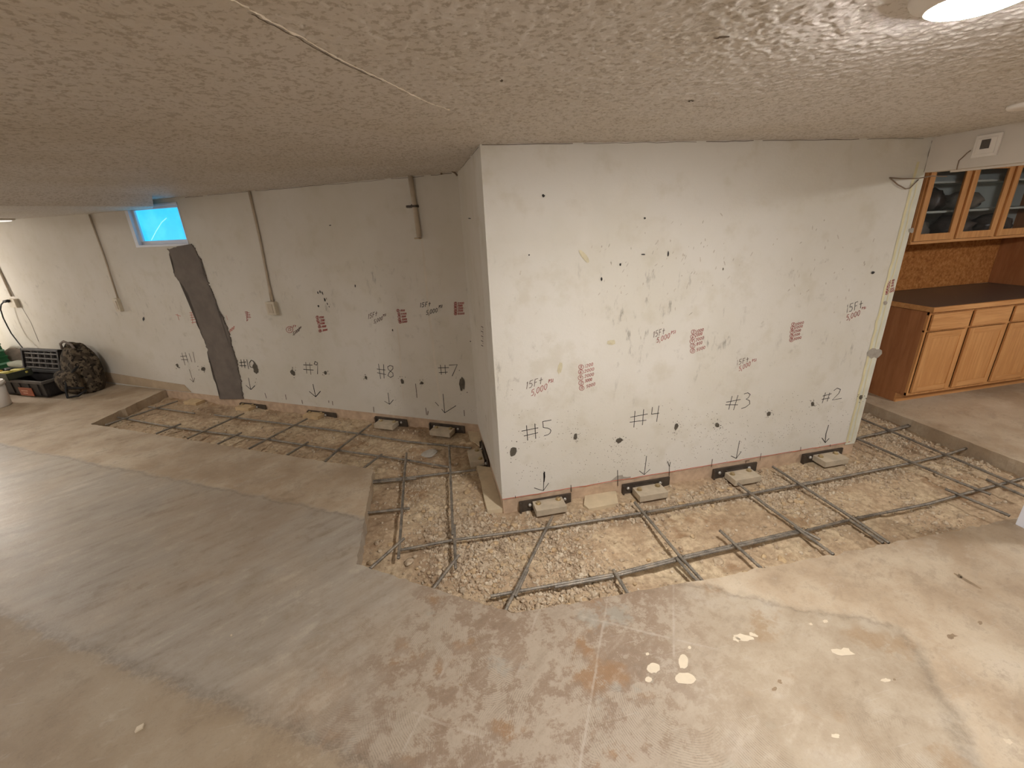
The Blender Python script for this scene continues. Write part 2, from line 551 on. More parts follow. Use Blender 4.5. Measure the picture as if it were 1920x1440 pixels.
def obj(name, bm, m, parent=None, smooth=False, loc=None, rz=0.0):
    me = bpy.data.meshes.new(name)
    bm.normal_update()
    bm.to_mesh(me)
    bm.free()
    setmat(me, m)
    if smooth:
        for p in me.polygons:
            p.use_smooth = True
    o = bpy.data.objects.new(name, me)
    COL.objects.link(o)
    if loc is not None:
        o.location = loc
        o.rotation_euler = (0, 0, rz)
    if parent is not None:
        o.parent = parent
    return o


def mesh_np(name, verts, faces, m, parent=None, smooth=False):
    me = bpy.data.meshes.new(name)
    me.from_pydata([tuple(v) for v in verts], [], [tuple(f) for f in faces])
    me.update()
    setmat(me, m)
    if smooth:
        me.polygons.foreach_set('use_smooth', [True] * len(me.polygons))
    o = bpy.data.objects.new(name, me)
    COL.objects.link(o)
    if parent is not None:
        o.parent = parent
    return o


def empty(name, loc, label, cat, rz=0.0, group=None):
    o = bpy.data.objects.new(name, None)
    COL.objects.link(o)
    o.location = loc
    o.rotation_euler = (0, 0, rz)
    o.empty_display_size = 0.1
    return tag(o, label, cat, group)


def box(bm, lo, hi, mt=None, bevel=0.0):
    lo, hi = Vector(lo), Vector(hi)
    g = bmesh.ops.create_cube(bm, size=1.0)
    vs = g['verts']
    for v in vs:
        v.co = Vector((lo.x + (v.co.x + .5) * (hi.x - lo.x), lo.y + (v.co.y + .5) * (hi.y - lo.y), lo.z + (v.co.z + .5) * (hi.z - lo.z)))
    if bevel:
        es = list({e for v in vs for e in v.link_edges})
        r = bmesh.ops.bevel(bm, geom=es, offset=bevel, segments=2, affect='EDGES', profile=0.6)
        vs = list({v for f in r['faces'] for v in f.verts} | {v for v in vs if v.is_valid})
    if mt is not None:
        for v in vs:
            v.co = mt @ v.co
    return vs


def frame_mat(o, x, y, z):
    return Matrix(((x.x, y.x, z.x, o.x), (x.y, y.y, z.y, o.y), (x.z, y.z, z.z, o.z), (0, 0, 0, 1)))


def bx(name, lo, hi, m, parent=None, bevel=0.0, mt=None):
    bm = bmesh.new()
    box(bm, lo, hi, mt, bevel)
    return obj(name, bm, m, parent)


def tube(bm, pts, r, n=8, caps=True, radii=None):
    pts = [Vector(p) for p in pts]
    rings = []
    t0 = (pts[1] - pts[0]).normalized()
    ref = Vector((0, 0, 1)) if abs(t0.z) < 0.9 else Vector((1, 0, 0))
    a = t0.cross(ref).normalized()
    for i, p in enumerate(pts):
        if i == 0:
            tg = t0
        elif i == len(pts) - 1:
            tg = (pts[i] - pts[i - 1]).normalized()
        else:
            tg = ((pts[i] - pts[i - 1]).normalized() + (pts[i + 1] - pts[i]).normalized()).normalized()
        a = (a - tg * a.dot(tg)).normalized()
        b = tg.cross(a)
        rr = radii[i] if radii else r
        rings.append([bm.verts.new(p + (a * math.cos(2 * math.pi * k / n) + b * math.sin(2 * math.pi * k / n)) * rr) for k in range(n)])
    for r0, r1 in zip(rings, rings[1:]):
        for k in range(n):
            bm.faces.new((r0[k], r0[(k + 1) % n], r1[(k + 1) % n], r1[k]))
    if caps:
        bm.faces.new(rings[0][::-1])
        bm.faces.new(rings[-1])


def lathe(bm, prof, n=24, mt=None):
    rings = []
    for r, z in prof:
        ring = [Vector((r * math.cos(2 * math.pi * k / n), r * math.sin(2 * math.pi * k / n), z)) for k in range(n)]
        rings.append([bm.verts.new(mt @ c if mt else c) for c in ring])
    for r0, r1 in zip(rings, rings[1:]):
        for k in range(n):
            bm.faces.new((r0[k], r0[(k + 1) % n], r1[(k + 1) % n], r1[k]))
    bm.faces.new(rings[0][::-1])
    bm.faces.new(rings[-1])


def poly_prism(bm, pts, d):
    """closed outline pts extruded by vector d"""
    pts = [Vector(p) for p in pts]
    a = [bm.verts.new(p) for p in pts]
    b = [bm.verts.new(p + d) for p in pts]
    f1 = bm.faces.new(a[::-1])
    f2 = bm.faces.new(b)
    n = len(a)
    for i in range(n):
        bm.faces.new((a[i], a[(i + 1) % n], b[(i + 1) % n], b[i]))
    bmesh.ops.triangulate(bm, faces=[f1, f2])


# ------------------------------------------------------------------ structure: floor, ceiling, walls
X0, X1, Y0 = -7.2, 7.2, -3.4
XS = 4.0            # cut edge of the kitchen slab
S_LEFT = (XC - X0) / NB.y    # length of back wall to the left wall
corner_left = bw(S_LEFT, 0)


def rough_edge(a, b, step=0.04, amp=0.004):
    a, b = Vector(a), Vector(b)
    n = max(1, int((b - a).length / step))
    t = (b - a).normalized()
    q = Vector((-t.y, t.x, 0))
    return [a.lerp(b, i / n) + (q * RNG.normal(0, amp) if i else q * 0) for i in range(n)]


trench_edge = [V(XS, 3.70, 0), V(XS, 1.455, 0), V(2.99, 1.457, 0), V(1.269, 1.495, 0), V(0.247, 1.54, 0), V(-0.53, 2.073, 0),
               V(-0.523, 3.102, 0), V(-3.482, 4.87, 0), V(-3.262, 5.736, 0), bw(4.20, 0)]
amps = [0.003, 0.003, 0.005, 0.003, 0.006, 0.003, 0.003, 0.004, 0.004]
edge_pts = []
for i in range(len(trench_edge) - 1):
    edge_pts += rough_edge(trench_edge[i], trench_edge[i + 1], 0.035, amps[i])
edge_pts.append(trench_edge[-1])
outline = edge_pts + [bw(S_LEFT, 0), V(X0, Y0, 0), V(X1, Y0, 0), V(X1, 3.70, 0)]
bm = bmesh.new()
poly_prism(bm, [p + V(0, 0, -0.13) for p in outline], V(0, 0, 0.13))
bmesh.ops.recalc_face_normals(bm, faces=bm.faces)
for f in bm.faces:
    if abs(f.normal.z) < 0.5:
        f.material_index = 1
floor = obj('floor', bm, ['floor', 'slab_side'])
tag(floor, 'worn tan and grey concrete floor slab with old tile glue', kind='structure')

def vnoise(x, y, f, seed):
    r = np.random.default_rng(seed)
    N = 256
    g = r.random((N, N))
    xf, yf = x * f + 77.3, y * f + 51.7
    xi, yi = np.floor(xf).astype(int), np.floor(yf).astype(int)
    u, v = xf - xi, yf - yi
    u = u * u * (3 - 2 * u)
    v = v * v * (3 - 2 * v)
    a = g[xi % N, yi % N]
    b = g[(xi + 1) % N, yi % N]
    c = g[xi % N, (yi + 1) % N]
    d = g[(xi + 1) % N, (yi + 1) % N]
    return a * (1 - u) * (1 - v) + b * u * (1 - v) + c * (1 - u) * v + d * u * v - 0.5


def ceiling_mesh():
    # knockdown plaster: flattened blobs up to 4 mm proud, on a grid that is finer near the room's middle
    ys = [0.55]
    while ys[-1] < 5.6:
        ys.append(ys[-1] + 0.0034 + 0.0022 * max(0, ys[-1] - 0.9))
    xs = np.r_[np.arange(-3.1, -1.2, 0.008), np.arange(-1.2, 2.2, 0.0045), np.arange(2.2, 3.3, 0.008)]
    X, Y = np.meshgrid(xs, np.array(ys), indexing='ij')
    ca, sa = math.cos(.6), math.sin(.6)
    A, B = X * ca - Y * sa, X * sa + Y * ca
    n = vnoise(A, B, 78, 61) + 0.6 * vnoise(B, A, 125, 62) + 0.5 * vnoise(X, Y, 34, 63)
    h = np.clip((n + 0.04) / 0.34, 0, 1)
    h = h * h * (3 - 2 * h) * 0.0024 * (0.6 + 0.8 * np.clip(vnoise(X, Y, 1.2, 64) + 0.5, 0, 1))
    edge = np.minimum(np.minimum(X - xs[0], xs[-1] - X), np.minimum(Y - ys[0], ys[-1] - Y))
    h = h * np.clip(edge / 0.05, 0, 1)
    # keep clear of the wall block so that no plaster pokes through
    nx, ny = X.shape
    vs = np.stack([X, Y, H - h], -1).reshape(-1, 3)
    ii = np.arange(nx * ny).reshape(nx, ny)
    fs = np.stack([ii[:-1, :-1], ii[:-1, 1:], ii[1:, 1:], ii[1:, :-1]], -1).reshape(-1, 4)
    base = len(vs)
    x0, x1, y0, y1 = xs[0], xs[-1], ys[0], ys[-1]
    ex = np.array([[X0, Y0, H], [X1, Y0, H], [X1, 9.0, H], [X0, 9.0, H], [x0, y0, H], [x1, y0, H], [x1, y1, H], [x0, y1, H],
                   [X0, Y0, H + .1], [X1, Y0, H + .1], [X1, 9.0, H + .1], [X0, 9.0, H + .1]])
    ef = np.array([[0, 4, 5, 1], [1, 5, 6, 2], [2, 6, 7, 3], [3, 7, 4, 0], [8, 9, 10, 11], [0, 1, 9, 8], [1, 2, 10, 9], [2, 3, 11, 10], [3, 0, 8, 11]]) + base
    vs = np.concatenate([vs, ex])
    fs = np.concatenate([fs, ef]).astype(np.int32)
    me = bpy.data.meshes.new('ceiling')
    me.vertices.add(len(vs))
    me.vertices.foreach_set('co', vs.astype(np.float32).ravel())
    me.loops.add(fs.size)
    me.loops.foreach_set('vertex_index', fs.ravel())
    me.polygons.add(len(fs))
    me.polygons.foreach_set('loop_start', np.arange(0, fs.size, 4, dtype=np.int32))
    me.update(calc_edges=True)
    me.polygons.foreach_set('use_smooth', np.r_[np.ones(len(fs) - 9, bool), np.zeros(9, bool)])
    me.validate()
    setmat(me, 'ceiling')
    o = bpy.data.objects.new('ceiling', me)
    COL.objects.link(o)
    return o


ceil = ceiling_mesh()
tag(ceil, 'low knockdown textured ceiling', kind='structure')

near_wall = bx('wall_near', (XC, YN, -0.004), (XR, YN + 0.25, H), 'wall_near')
tag(near_wall, 'white painted foundation wall with numbers 2 to 5', kind='structure')
return_wall = bx('wall_return', (XC, YN + 0.25, -0.004), (XC + 0.25, YB + 0.2, H), 'wall_back')
tag(return_wall, 'short shaded return wall at the inside corner', kind='structure')
end_wall = bx('wall_end', (XR - 0.25, YN + 0.25, -0.13), (XR, 3.70, H), 'wall_plain')
tag(end_wall, 'wall behind the right end of the numbered wall', kind='structure')
kit_wall = bx('wall_kitchen', (XR - 0.2, 3.70, -0.13), (X1, 3.85, H), 'wall_plain')
tag(kit_wall, 'wall behind the oak cabinets', kind='structure')
tag(bx('wall_left', (X0 - 0.15, Y0, -0.1), (X0, 9.0, H), 'wall_plain'), 'left wall out of view', kind='structure')
tag(bx('wall_right', (X1, Y0, -0.1), (X1 + 0.15, 3.85, H), 'wall_plain'), 'right wall out of view', kind='structure')
tag(bx('wall_rear', (X0, Y0 - 0.15, -0.1), (X1, Y0, H), 'wall_plain'), 'wall behind the viewer', kind='structure')

# back wall with the window opening
MB = frame_mat(IC, DB, NB, Vector((0, 0, 1)))       # local x along the wall leftwards, y into the wall, z up
W0, W1, WZ0, WZ1 = 3.06, 3.86, 1.675, 2.085
bm = bmesh.new()
for lo, hi in (((-0.1, 0, -0.004), (W0, 0.25, H)), ((W1, 0, -0.004), (S_LEFT + 0.2, 0.25, H)),
               ((W0, 0, -0.004), (W1, 0.25, WZ0)), ((W0, 0, WZ1), (W1, 0.25, H))):
    box(bm, lo, hi, MB)
bmesh.ops.remove_doubles(bm, verts=bm.verts, dist=0.0002)
back_wall = obj('wall_back', bm, 'wall_back')
tag(back_wall, 'long white painted foundation wall with numbers 7 to 11', kind='structure')

# unpainted concrete below the old slab line, and the red chalk line
bx('concrete_band', (XC + 0.003, YN + 0.006, -0.16), (XR - 0.003, YN + 0.1, 0.0), 'concrete', near_wall)
bx('concrete_band', (XC + 0.006, YN + 0.02, -0.16), (XC + 0.1, YB + 0.1, 0.0), 'concrete', return_wall)
bm = bmesh.new()
box(bm, (-0.1, 0.006, -0.16), (S_LEFT, 0.1, 0.0), MB)
obj('concrete_band', bm, 'concrete', back_wall)


def ribbon(bm, pts, wdt, nrm):
    pts = [p for i, p in enumerate(pts) if i == 0 or (p - pts[i - 1]).length > 1e-5]
    if len(pts) < 2:
        return
    ds = [(q - p).normalized() for p, q in zip(pts, pts[1:])]
    prev = None
    for i, p in enumerate(pts):
        d0, d1 = ds[max(0, i - 1)], ds[min(i, len(ds) - 1)]
        t = d0 + d1
        t = t.normalized() if t.length > 0.3 else d1
        q = nrm.cross(t)
        k = min(1.6, 1.0 / max(0.4, q.dot(nrm.cross(d1)))) * wdt * 0.5
        e = t * (wdt * 0.2 if i == len(pts) - 1 else (-wdt * 0.2 if i == 0 else 0))
        cur = (bm.verts.new(p + e - q * k), bm.verts.new(p + e + q * k))
        if prev:
            bm.faces.new((prev[0], cur[0], cur[1], prev[1]))
        prev = cur


WALLS = {'n': (near, Vector((0, -1, 0)), near_wall), 'b': (back, -NB, back_wall), 'r': (ret, Vector((-1, 0, 0)), return_wall)}


def marks(wall, name, strokes, wdt, m, label=None, off=0.0012):
    """strokes: polylines in photo pixels, drawn on the wall as thin ink"""
    fn, nr, par = WALLS[wall]
    bm = bmesh.new()
    for s in strokes:
        ribbon(bm, [fn(x, y, off) for x, y in s], wdt, nr)
    o = obj(name, bm, m, par)
    if label:
        o['label'] = label
    return o


def C(s, ox, oy, k):
    return [[(ox + x / k, oy + y / k) for x, y in st] for st in s]


# chalk line with wobble
pts = [V(x, YN - 0.0015, 0.002 + RNG.normal(0, 0.0012)) for x in np.arange(XC, XR - 0.05, 0.05)]
bm = bmesh.new()
ribbon(bm, pts, 0.006, Vector((0, -1, 0)))
obj('chalk_line', bm, 'chalk', near_wall)['label'] = 'red chalk line along the foot of the wall'
bm = bmesh.new()
ribbon(bm, [p + V(0, 0.009, -0.018) for p in pts[4:20]], 0.004, Vector((0, -1, 0)))
ribbon(bm, [p + V(0, 0.009, -0.012) for p in pts[24:50]], 0.003, Vector((0, -1, 0)))
obj('chalk_line', bm, 'chalk', near_wall)['label'] = 'second fainter red chalk line'

# ------------------------------------------------------------------ writing on the walls
k1 = (930, 740, 5.189)
HASH5 = [[(297, 300), (308, 445)], [(378, 283), (386, 428)], [(250, 355), (410, 322)], [(272, 402), (408, 370)],
         [(538, 247), (455, 262), (460, 320), (500, 325), (525, 335), (535, 350), (525, 375), (505, 390), (468, 400)]]
HASH4 = [[(1352, 160), (1342, 318)], [(1437, 143), (1425, 295)], [(1308, 220), (1475, 188)], [(1302, 268), (1462, 248)],
         [(1522, 122), (1513, 190), (1588, 180)], [(1585, 108), (1563, 263)]]
marks('n', 'marker_number', C(HASH5, *k1), 0.0045, 'ink', 'black marker number 5 sign')
marks('n', 'marker_number', C(HASH4, *k1), 0.0045, 'ink', 'black marker number 4 sign')
marks('n', 'marker_arrow', C([[(468, 750), (474, 790), (465, 850), (461, 930)], [(372, 907), (425, 925), (461, 933), (513, 860)]], *k1), 0.0045, 'ink')
marks('n', 'marker_arrow', C([[(470, 752), (473, 800), (466, 848)], [(466, 762), (468, 842)]], *k1), 0.008, 'ink')
marks('n', 'marker_arrow', C([[(1465, 597), (1443, 778)], [(1395, 742), (1443, 778), (1500, 725)]], *k1), 0.0045, 'ink')
marks('n', 'tick_mark', C([[(729, 880), (733, 945)], [(1183, 735), (1185, 890)], [(1670, 650), (1687, 700), (1686, 790)], [(1697, 655), (1687, 700)], [(188, 985), (189, 1005)]], *k1), 0.0045, 'ink', off=0.002)
k2 = (1300, 500, 4.8)
HASH3 = [[(350, 1165), (318, 1285)], [(402, 1158), (362, 1290)], [(297, 1220), (425, 1195)], [(290, 1243), (400, 1243)],
         [(457, 1145), (490, 1135), (512, 1150), (495, 1180), (475, 1192), (505, 1205), (508, 1235), (470, 1265), (432, 1277)]]
HASH2 = [[(1190, 1135), (1160, 1228)], [(1228, 1135), (1205, 1212)], [(1165, 1165), (1243, 1143)], [(1155, 1195), (1228, 1182)],
         [(1265, 1115), (1295, 1093), (1325, 1105), (1310, 1140), (1250, 1200), (1335, 1185)]]
marks('n', 'marker_number', C(HASH3, *k2), 0.0048, 'ink', 'black marker number 3 sign')
marks('n', 'marker_number', C(HASH2, *k2), 0.0048, 'ink', 'black marker number 2 sign')
marks('n', 'marker_arrow', C([[(520, 40), (483, 235)], [(425, 210), (483, 237), (540, 160)]], 1300, 820, 6), 0.005, 'ink')
marks('n', 'marker_arrow', C([[(455, 228), (436, 290), (428, 358)], [(405, 325), (430, 360), (458, 328)]], 1440, 740, 4), 0.006, 'ink')
marks('n', 'tick_mark', C([[(215, 245), (203, 335)], [(763, 180), (750, 260)], [(1210, 110), (1207, 150)], [(1540, 80), (1540, 105)],
                           [(590, 295), (590, 265), (630, 262)], [(680, 275), (685, 295)]], 1300, 820, 6), 0.0045, 'ink_brown', off=0.002)
k3 = (660, 520, 5.538)
HASH7 = [[(918, 910), (928, 1010)], [(965, 910), (972, 1003)], [(895, 940), (1005, 937)], [(903, 990), (992, 985)], [(1008, 912), (1093, 907), (1040, 1025)]]
HASH8 = [[(275, 900), (297, 1053)], [(328, 905), (333, 1048)], [(258, 952), (345, 962)], [(262, 990), (352, 1010)],
         [(395, 915), (370, 930), (375, 955), (425, 995), (428, 1025), (400, 1040), (372, 1020), (385, 990), (425, 950), (425, 925), (395, 915)]]
marks('b', 'marker_number', C(HASH7, *k3), 0.006, 'ink', 'black marker number 7 sign')
marks('b', 'marker_number', C(HASH8, *k3), 0.006, 'ink', 'black marker number 8 sign')
marks('b', 'marker_arrow', C([[(945, 1212), (962, 1405)], [(932, 1370), (962, 1407), (1080, 1333)], [(865, 1297), (900, 1335)]], *k3), 0.006, 'ink')
marks('b', 'marker_arrow', C([[(373, 1200), (388, 1315)], [(338, 1287), (390, 1318), (430, 1272)]], *k3), 0.006, 'ink')
k4 = (320, 520, 4.8)
HASH9 = [[(1195, 788), (1275, 790)], [(1195, 828), (1285, 835)], [(1323, 770), (1300, 757), (1292, 780), (1312, 790), (1323, 770), (1322, 870)]]
HASH10 = [[(632, 740), (640, 810)], [(658, 740), (668, 815)], [(618, 768), (678, 762)], [(620, 795), (680, 795)], [(685, 740), (702, 825)],
          [(725, 745), (708, 770), (715, 805), (745, 815), (755, 790), (745, 755), (725, 745)]]
HASH11 = [[(100, 680), (130, 790)], [(130, 675), (155, 765)], [(88, 712), (145, 708)], [(95, 740), (155, 742)], [(165, 685), (190, 760)], [(200, 672), (220, 765)]]
marks('b', 'marker_number', C(HASH9, *k4), 0.007, 'ink', 'black marker number 9 sign')
marks('b', 'marker_number', C([[(1215, 765), (1225, 865)], [(1250, 770), (1262, 875)]], *k4), 0.007, 'ink_faint', 'faded uprights of the number 9 sign')
marks('b', 'marker_number', C(HASH10, *k4), 0.008, 'ink', 'black marker number 10 sign')
marks('b', 'marker_number', C(HASH11, *k4), 0.008, 'ink_faint', 'faded marker number 11 sign')
marks('b', 'marker_arrow', C([[(1280, 962), (1305, 1073)], [(1247, 1027), (1305, 1075), (1348, 1025)]], *k4), 0.008, 'ink')
marks('b', 'marker_arrow', C([[(700, 905), (720, 1008)], [(677, 972), (722, 1010), (758, 975)]], *k4), 0.008, 'ink')
marks('b', 'marker_arrow', C([[(168, 828), (203, 940)], [(172, 915), (205, 943), (215, 905)]], *k4), 0.008, 'ink_faint')
marks('b', 'tick_mark', C([[(848, 1042), (862, 1088)], [(1033, 1055), (1040, 1100)], [(1180, 1105), (1187, 1138)], [(1455, 1115), (1460, 1150)], [(1422, 1110), (1424, 1128)]], *k4), 0.007, 'ink_brown')
marks('b', 'tick_mark', C([[(222, 1345), (228, 1400)], [(765, 1355), (775, 1430)], [(790, 1390), (785, 1430)], [(1163, 1380), (1168, 1440)], [(660, 1105), (675, 1250)]], *k3), 0.006, 'ink_brown')
# stroke font, unit box x 0..0.62, y 0 (baseline)..1
FONT = {
    '0': [[(.3, 1), (.06, .8), (.06, .25), (.3, 0), (.54, .25), (.54, .8), (.3, 1)]],
    '1': [[(.15, .8), (.32, 1), (.3, 0)]],
    '2': [[(.05, .8), (.25, 1), (.52, .85), (.45, .55), (.05, 0), (.58, .03)]],
    '3': [[(.08, .9), (.35, 1), (.52, .8), (.25, .55), (.54, .3), (.35, .03), (.05, .08)]],
    '5': [[(.56, 1), (.12, .98), (.08, .58), (.4, .6), (.55, .32), (.35, .02), (.05, .06)]],
    '6': [[(.45, 1), (.12, .6), (.08, .2), (.3, 0), (.52, .2), (.4, .45), (.12, .35)]],
    '8': [[(.3, 1), (.1, .8), (.5, .3), (.3, 0), (.08, .25), (.5, .78), (.3, 1)]],
    '9': [[(.5, .75), (.3, 1), (.08, .75), (.3, .52), (.5, .75), (.45, 0)]],
    'F': [[(.55, 1), (.1, .98), (.12, 0)], [(.1, .52), (.45, .55)]],
    't': [[(.3, .95), (.3, .05)], [(.05, .6), (.58, .62)]],
    'P': [[(.1, 0), (.1, 1), (.5, .9), (.45, .55), (.1, .5)]],
    'S': [[(.52, .9), (.2, 1), (.1, .72), (.5, .35), (.4, .03), (.05, .1)]],
    'I': [[(.3, 1), (.3, 0)]],
    ',': [[(.25, .12), (.12, -.3)]],
}


def text_px(s, a, b, h, lean=0.12):
    """strokes in pixels for s with its baseline from a to b and capital height h"""
    ax, ay = a
    bx_, by = b
    n = sum(0.35 if ch in ',' else (0.55 if ch in 'I1' else 1.0) for ch in s)
    out = []
    cur = 0.0
    for ch in s:
        wd = 0.35 if ch in ',' else (0.55 if ch in 'I1' else 1.0)
        if ch in FONT:
            for st in FONT[ch]:
                l = []
                for fx, fy in st:
                    gx = (fx if wd == 1.0 else fx * 0.7) / 0.68
                    t = (cur + gx * wd * (0.86 if wd == 1 else 1)) / n
                    l.append((ax + (bx_ - ax) * t + fy * h * lean, ay + (by - ay) * t - fy * h))
                out.append(l)
        cur += wd
    return out


def circ(x, y, r):
    return [[(x + r * 1.08 * math.cos(i * math.pi / 5), y + r * math.sin(i * math.pi / 5)) for i in range(11)]]


def note(wall, a1, b1, h1, a2, b2, h2, a3, b3, h3, wd, m1, m2, label):
    marks(wall, 'depth_note', text_px('15Ft', a1, b1, h1), wd, m1, label)
    marks(wall, 'pressure_note', text_px('5,000', a2, b2, h2) + text_px('PSI', a3, b3, h3), wd * 0.95, m2)


note('n', (986, 729.8), (1019, 719), 13.5, (995.4, 743), (1027, 729), 11.5, (1028, 718), (1038, 716), 6, .0035, 'ink_brown', 'red', 'fifteen foot note above number 5')
note('n', (1224.6, 633), (1247.5, 625.6), 11.5, (1230.8, 643), (1257, 633), 9.4, (1258, 626.7), (1267.5, 624.6), 5.6, .0035, 'ink_brown', 'red', 'fifteen foot note above number 4')
note('n', (1381, 685), (1405, 678), 9.5, (1385, 696), (1408, 685), 8.5, (1410, 679), (1419, 677), 5, .0036, 'ink_brown', 'red', 'fifteen foot note above number 3')
note('n', (1586.5, 586.5), (1619, 577), 15, (1586.5, 601), (1613.5, 590.6), 10, (1616, 580), (1624, 579), 4, .0038, 'ink', 'red', 'fifteen foot note at the right end of the wall')
note('b', (787.3, 576.3), (808.4, 574), 8.5, (798.7, 590.4), (821, 585), 8, (822.5, 577.8), (829.7, 576.3), 5, .005, 'ink', 'ink', 'fifteen foot note above number 7')
note('b', (690, 598.5), (708, 592), 9.5, (700.6, 606.7), (717.8, 599.5), 7, (718, 593.7), (724, 592), 4, .005, 'ink_brown', 'ink_brown', 'fifteen foot note above number 8')
marks('b', 'depth_note', circ(543, 618, 6) + text_px('15', (540, 621), (546.5, 620), 6.5) + text_px('Ft', (549, 614.8), (555.4, 613), 4.5), .005, 'red', 'circled fifteen foot note above number 9')
marks('b', 'pressure_note', text_px('5,000', (549, 629), (562, 620), 6.5) + text_px('PSI', (560, 617.5), (565, 614.5), 3), .005, 'ink_brown')
marks('b', 'depth_note', text_px('000', (430, 624), (440, 616), 6) + [[(424, 592), (427, 600)], [(421, 606), (425, 610)]], .006, 'red_faint', 'faded note beside the mortar strip')


def plist(wall, circles, rr, rows, hh, wd, label, m='red', m2='red'):
    st = []
    inner = ['3', '6', '9', '12', '15']
    for i, (x, y) in enumerate(circles):
        st += circ(x, y, rr)
        s = inner[i]
        st += text_px(s, (x - rr * .55, y + rr * .55), (x + rr * .6, y + rr * .4), rr * 1.05)
    marks(wall, 'pressure_list', st, wd, m, label)
    st = []
    for s, a, b in rows:
        st += text_px(s, a, b, hh)
    marks(wall, 'pressure_list', st, wd, m2)


def Q(pts, ox, oy, k):
    return [(ox + x / k, oy + y / k) for x, y in pts]


def rowsQ(rows, ox, oy, k):
    return [(s, (ox + a[0] / k, oy + a[1] / k), (ox + b[0] / k, oy + b[1] / k)) for s, a, b in rows]


q = (960, 560, 4.8)
plist('n', Q([(622, 615), (620, 660), (617, 712), (622, 760), (627, 805)], *q), 4.4,
      rowsQ([('1200', (655, 622), (733, 600)), ('2000', (650, 668), (742, 644)), ('2000', (652, 713), (740, 690)), ('3000', (655, 755), (722, 738)), ('5000', (668, 805), (752, 778))], *q), 5.6, .003, 'red pressure list above number 5')
plist('n', Q([(1635, 300), (1628, 345), (1622, 385), (1625, 425), (1625, 470)], *q), 4.3,
      rowsQ([('1000', (1660, 308), (1728, 290)), ('2000', (1650, 342), (1715, 325)), ('2000', (1652, 385), (1730, 362)), ('1800', (1652, 425), (1715, 405)), ('5000', (1660, 475), (1742, 448))], *q), 5.4, .003, 'red pressure list above number 4')
q = k2
plist('n', Q([(902, 520), (893, 553), (888, 588), (885, 625), (882, 660)], *q), 3.5,
      rowsQ([('2000', (922, 530), (998, 510)), ('2000', (912, 562), (988, 543)), ('2500', (908, 595), (970, 580)), ('1500', (905, 628), (962, 614)), ('5000', (905, 662), (975, 646))], *q), 4.2, .0032, 'red pressure list above number 3')
plist('n', Q([(1752, 140), (1748, 165), (1745, 190), (1742, 215), (1738, 240)], *q), 2.4,
      rowsQ([('2000', (1768, 142), (1812, 128)), ('2000', (1764, 164), (1806, 152)), ('2000', (1760, 188), (1804, 176)), ('2500', (1756, 216), (1808, 202)), ('5000', (1754, 240), (1808, 222))], *q), 3.6, .0034, 'red pressure list at the right end of the wall')
q = k3
plist('b', Q([(1075, 270), (1075, 297), (1075, 322), (1075, 350), (1075, 378)], *q), 2.5,
      rowsQ([('2200', (1098, 280), (1165, 275)), ('2000', (1098, 305), (1150, 302)), ('2500', (1098, 332), (1155, 328)), ('2500', (1098, 357), (1155, 354)), ('5000', (1098, 388), (1170, 384))], *q), 3.2, .0042, 'red pressure list above number 7')
plist('b', Q([(477, 345), (488, 378), (490, 408), (493, 440), (500, 465)], *q), 2.5,
      rowsQ([('1500', (498, 355), (550, 352)), ('2200', (508, 389), (567, 386)), ('1000', (512, 418), (562, 413)), ('3000', (517, 448), (572, 442)), ('5000', (520, 474), (575, 466))], *q), 3.2, .0042, 'red pressure list above number 8')
q = k4
plist('b', Q([(1320, 360), (1325, 390), (1335, 415), (1340, 445), (1345, 482)], *q), 2.6,
      rowsQ([('1500', (1338, 370), (1380, 366)), ('2200', (1347, 397), (1385, 394)), ('1500', (1352, 424), (1387, 420)), ('2000', (1360, 452), (1400, 447)), ('5000', (1368, 486), (1412, 478))], *q), 3.4, .005, 'red pressure list above number 9')
marks('b', 'pressure_list', C([[(668, 312), (690, 310)], [(672, 325), (708, 318)], [(675, 338), (715, 334)], [(680, 352), (716, 348)], [(680, 365), (722, 360)], [(685, 390), (698, 380)], [(690, 308), (685, 395)]], *k4), .006, 'red', 'small red pressure list above number 10')
marks('b', 'pressure_list', C([[(168, 318), (208, 318)], [(172, 340), (212, 338)], [(178, 362), (216, 358)], [(182, 384), (222, 380)], [(188, 408), (228, 403)], [(185, 318), (200, 420)], [(60, 330), (75, 385)], [(45, 335), (90, 350)]], *k4), .007, 'red_faint', 'faded red pressure list left of the mortar strip')
marks('r', 'pencil_note', [[(902 + i % 2 * 3, 612 + i * 4.4), (906, 614 + i * 4.4)] for i in range(9)] + [[(897, 740), (898.5, 752)], [(910.5, 778), (912, 790)]], .006, 'ink_brown', 'small vertical pencil note on the return wall')

# ------------------------------------------------------------------ patches, holes, scuffs
def blob(bm, fn, nr, x, y, rx, ry, rot=0.0, n=14, rag=0.25, off=0.003, thick=0.0):
    c = fn(x, y, off)
    ring = []
    ph = RNG.uniform(0, 6)
    for k in range(n):
        a = 2 * math.pi * k / n
        q = 1 + rag * (0.6 * math.sin(2 * a + ph) + RNG.normal(0, 0.45))
        dx, dy = rx * q * math.cos(a), ry * q * math.sin(a)
        ring.append(fn(x + dx * math.cos(rot) - dy * math.sin(rot), y + dx * math.sin(rot) + dy * math.cos(rot), off))
    cv = bm.verts.new(c + nr * thick)
    vs = [bm.verts.new(p) for p in ring]
    for k in range(n):
        bm.faces.new((cv, vs[(k + 1) % n], vs[k]))


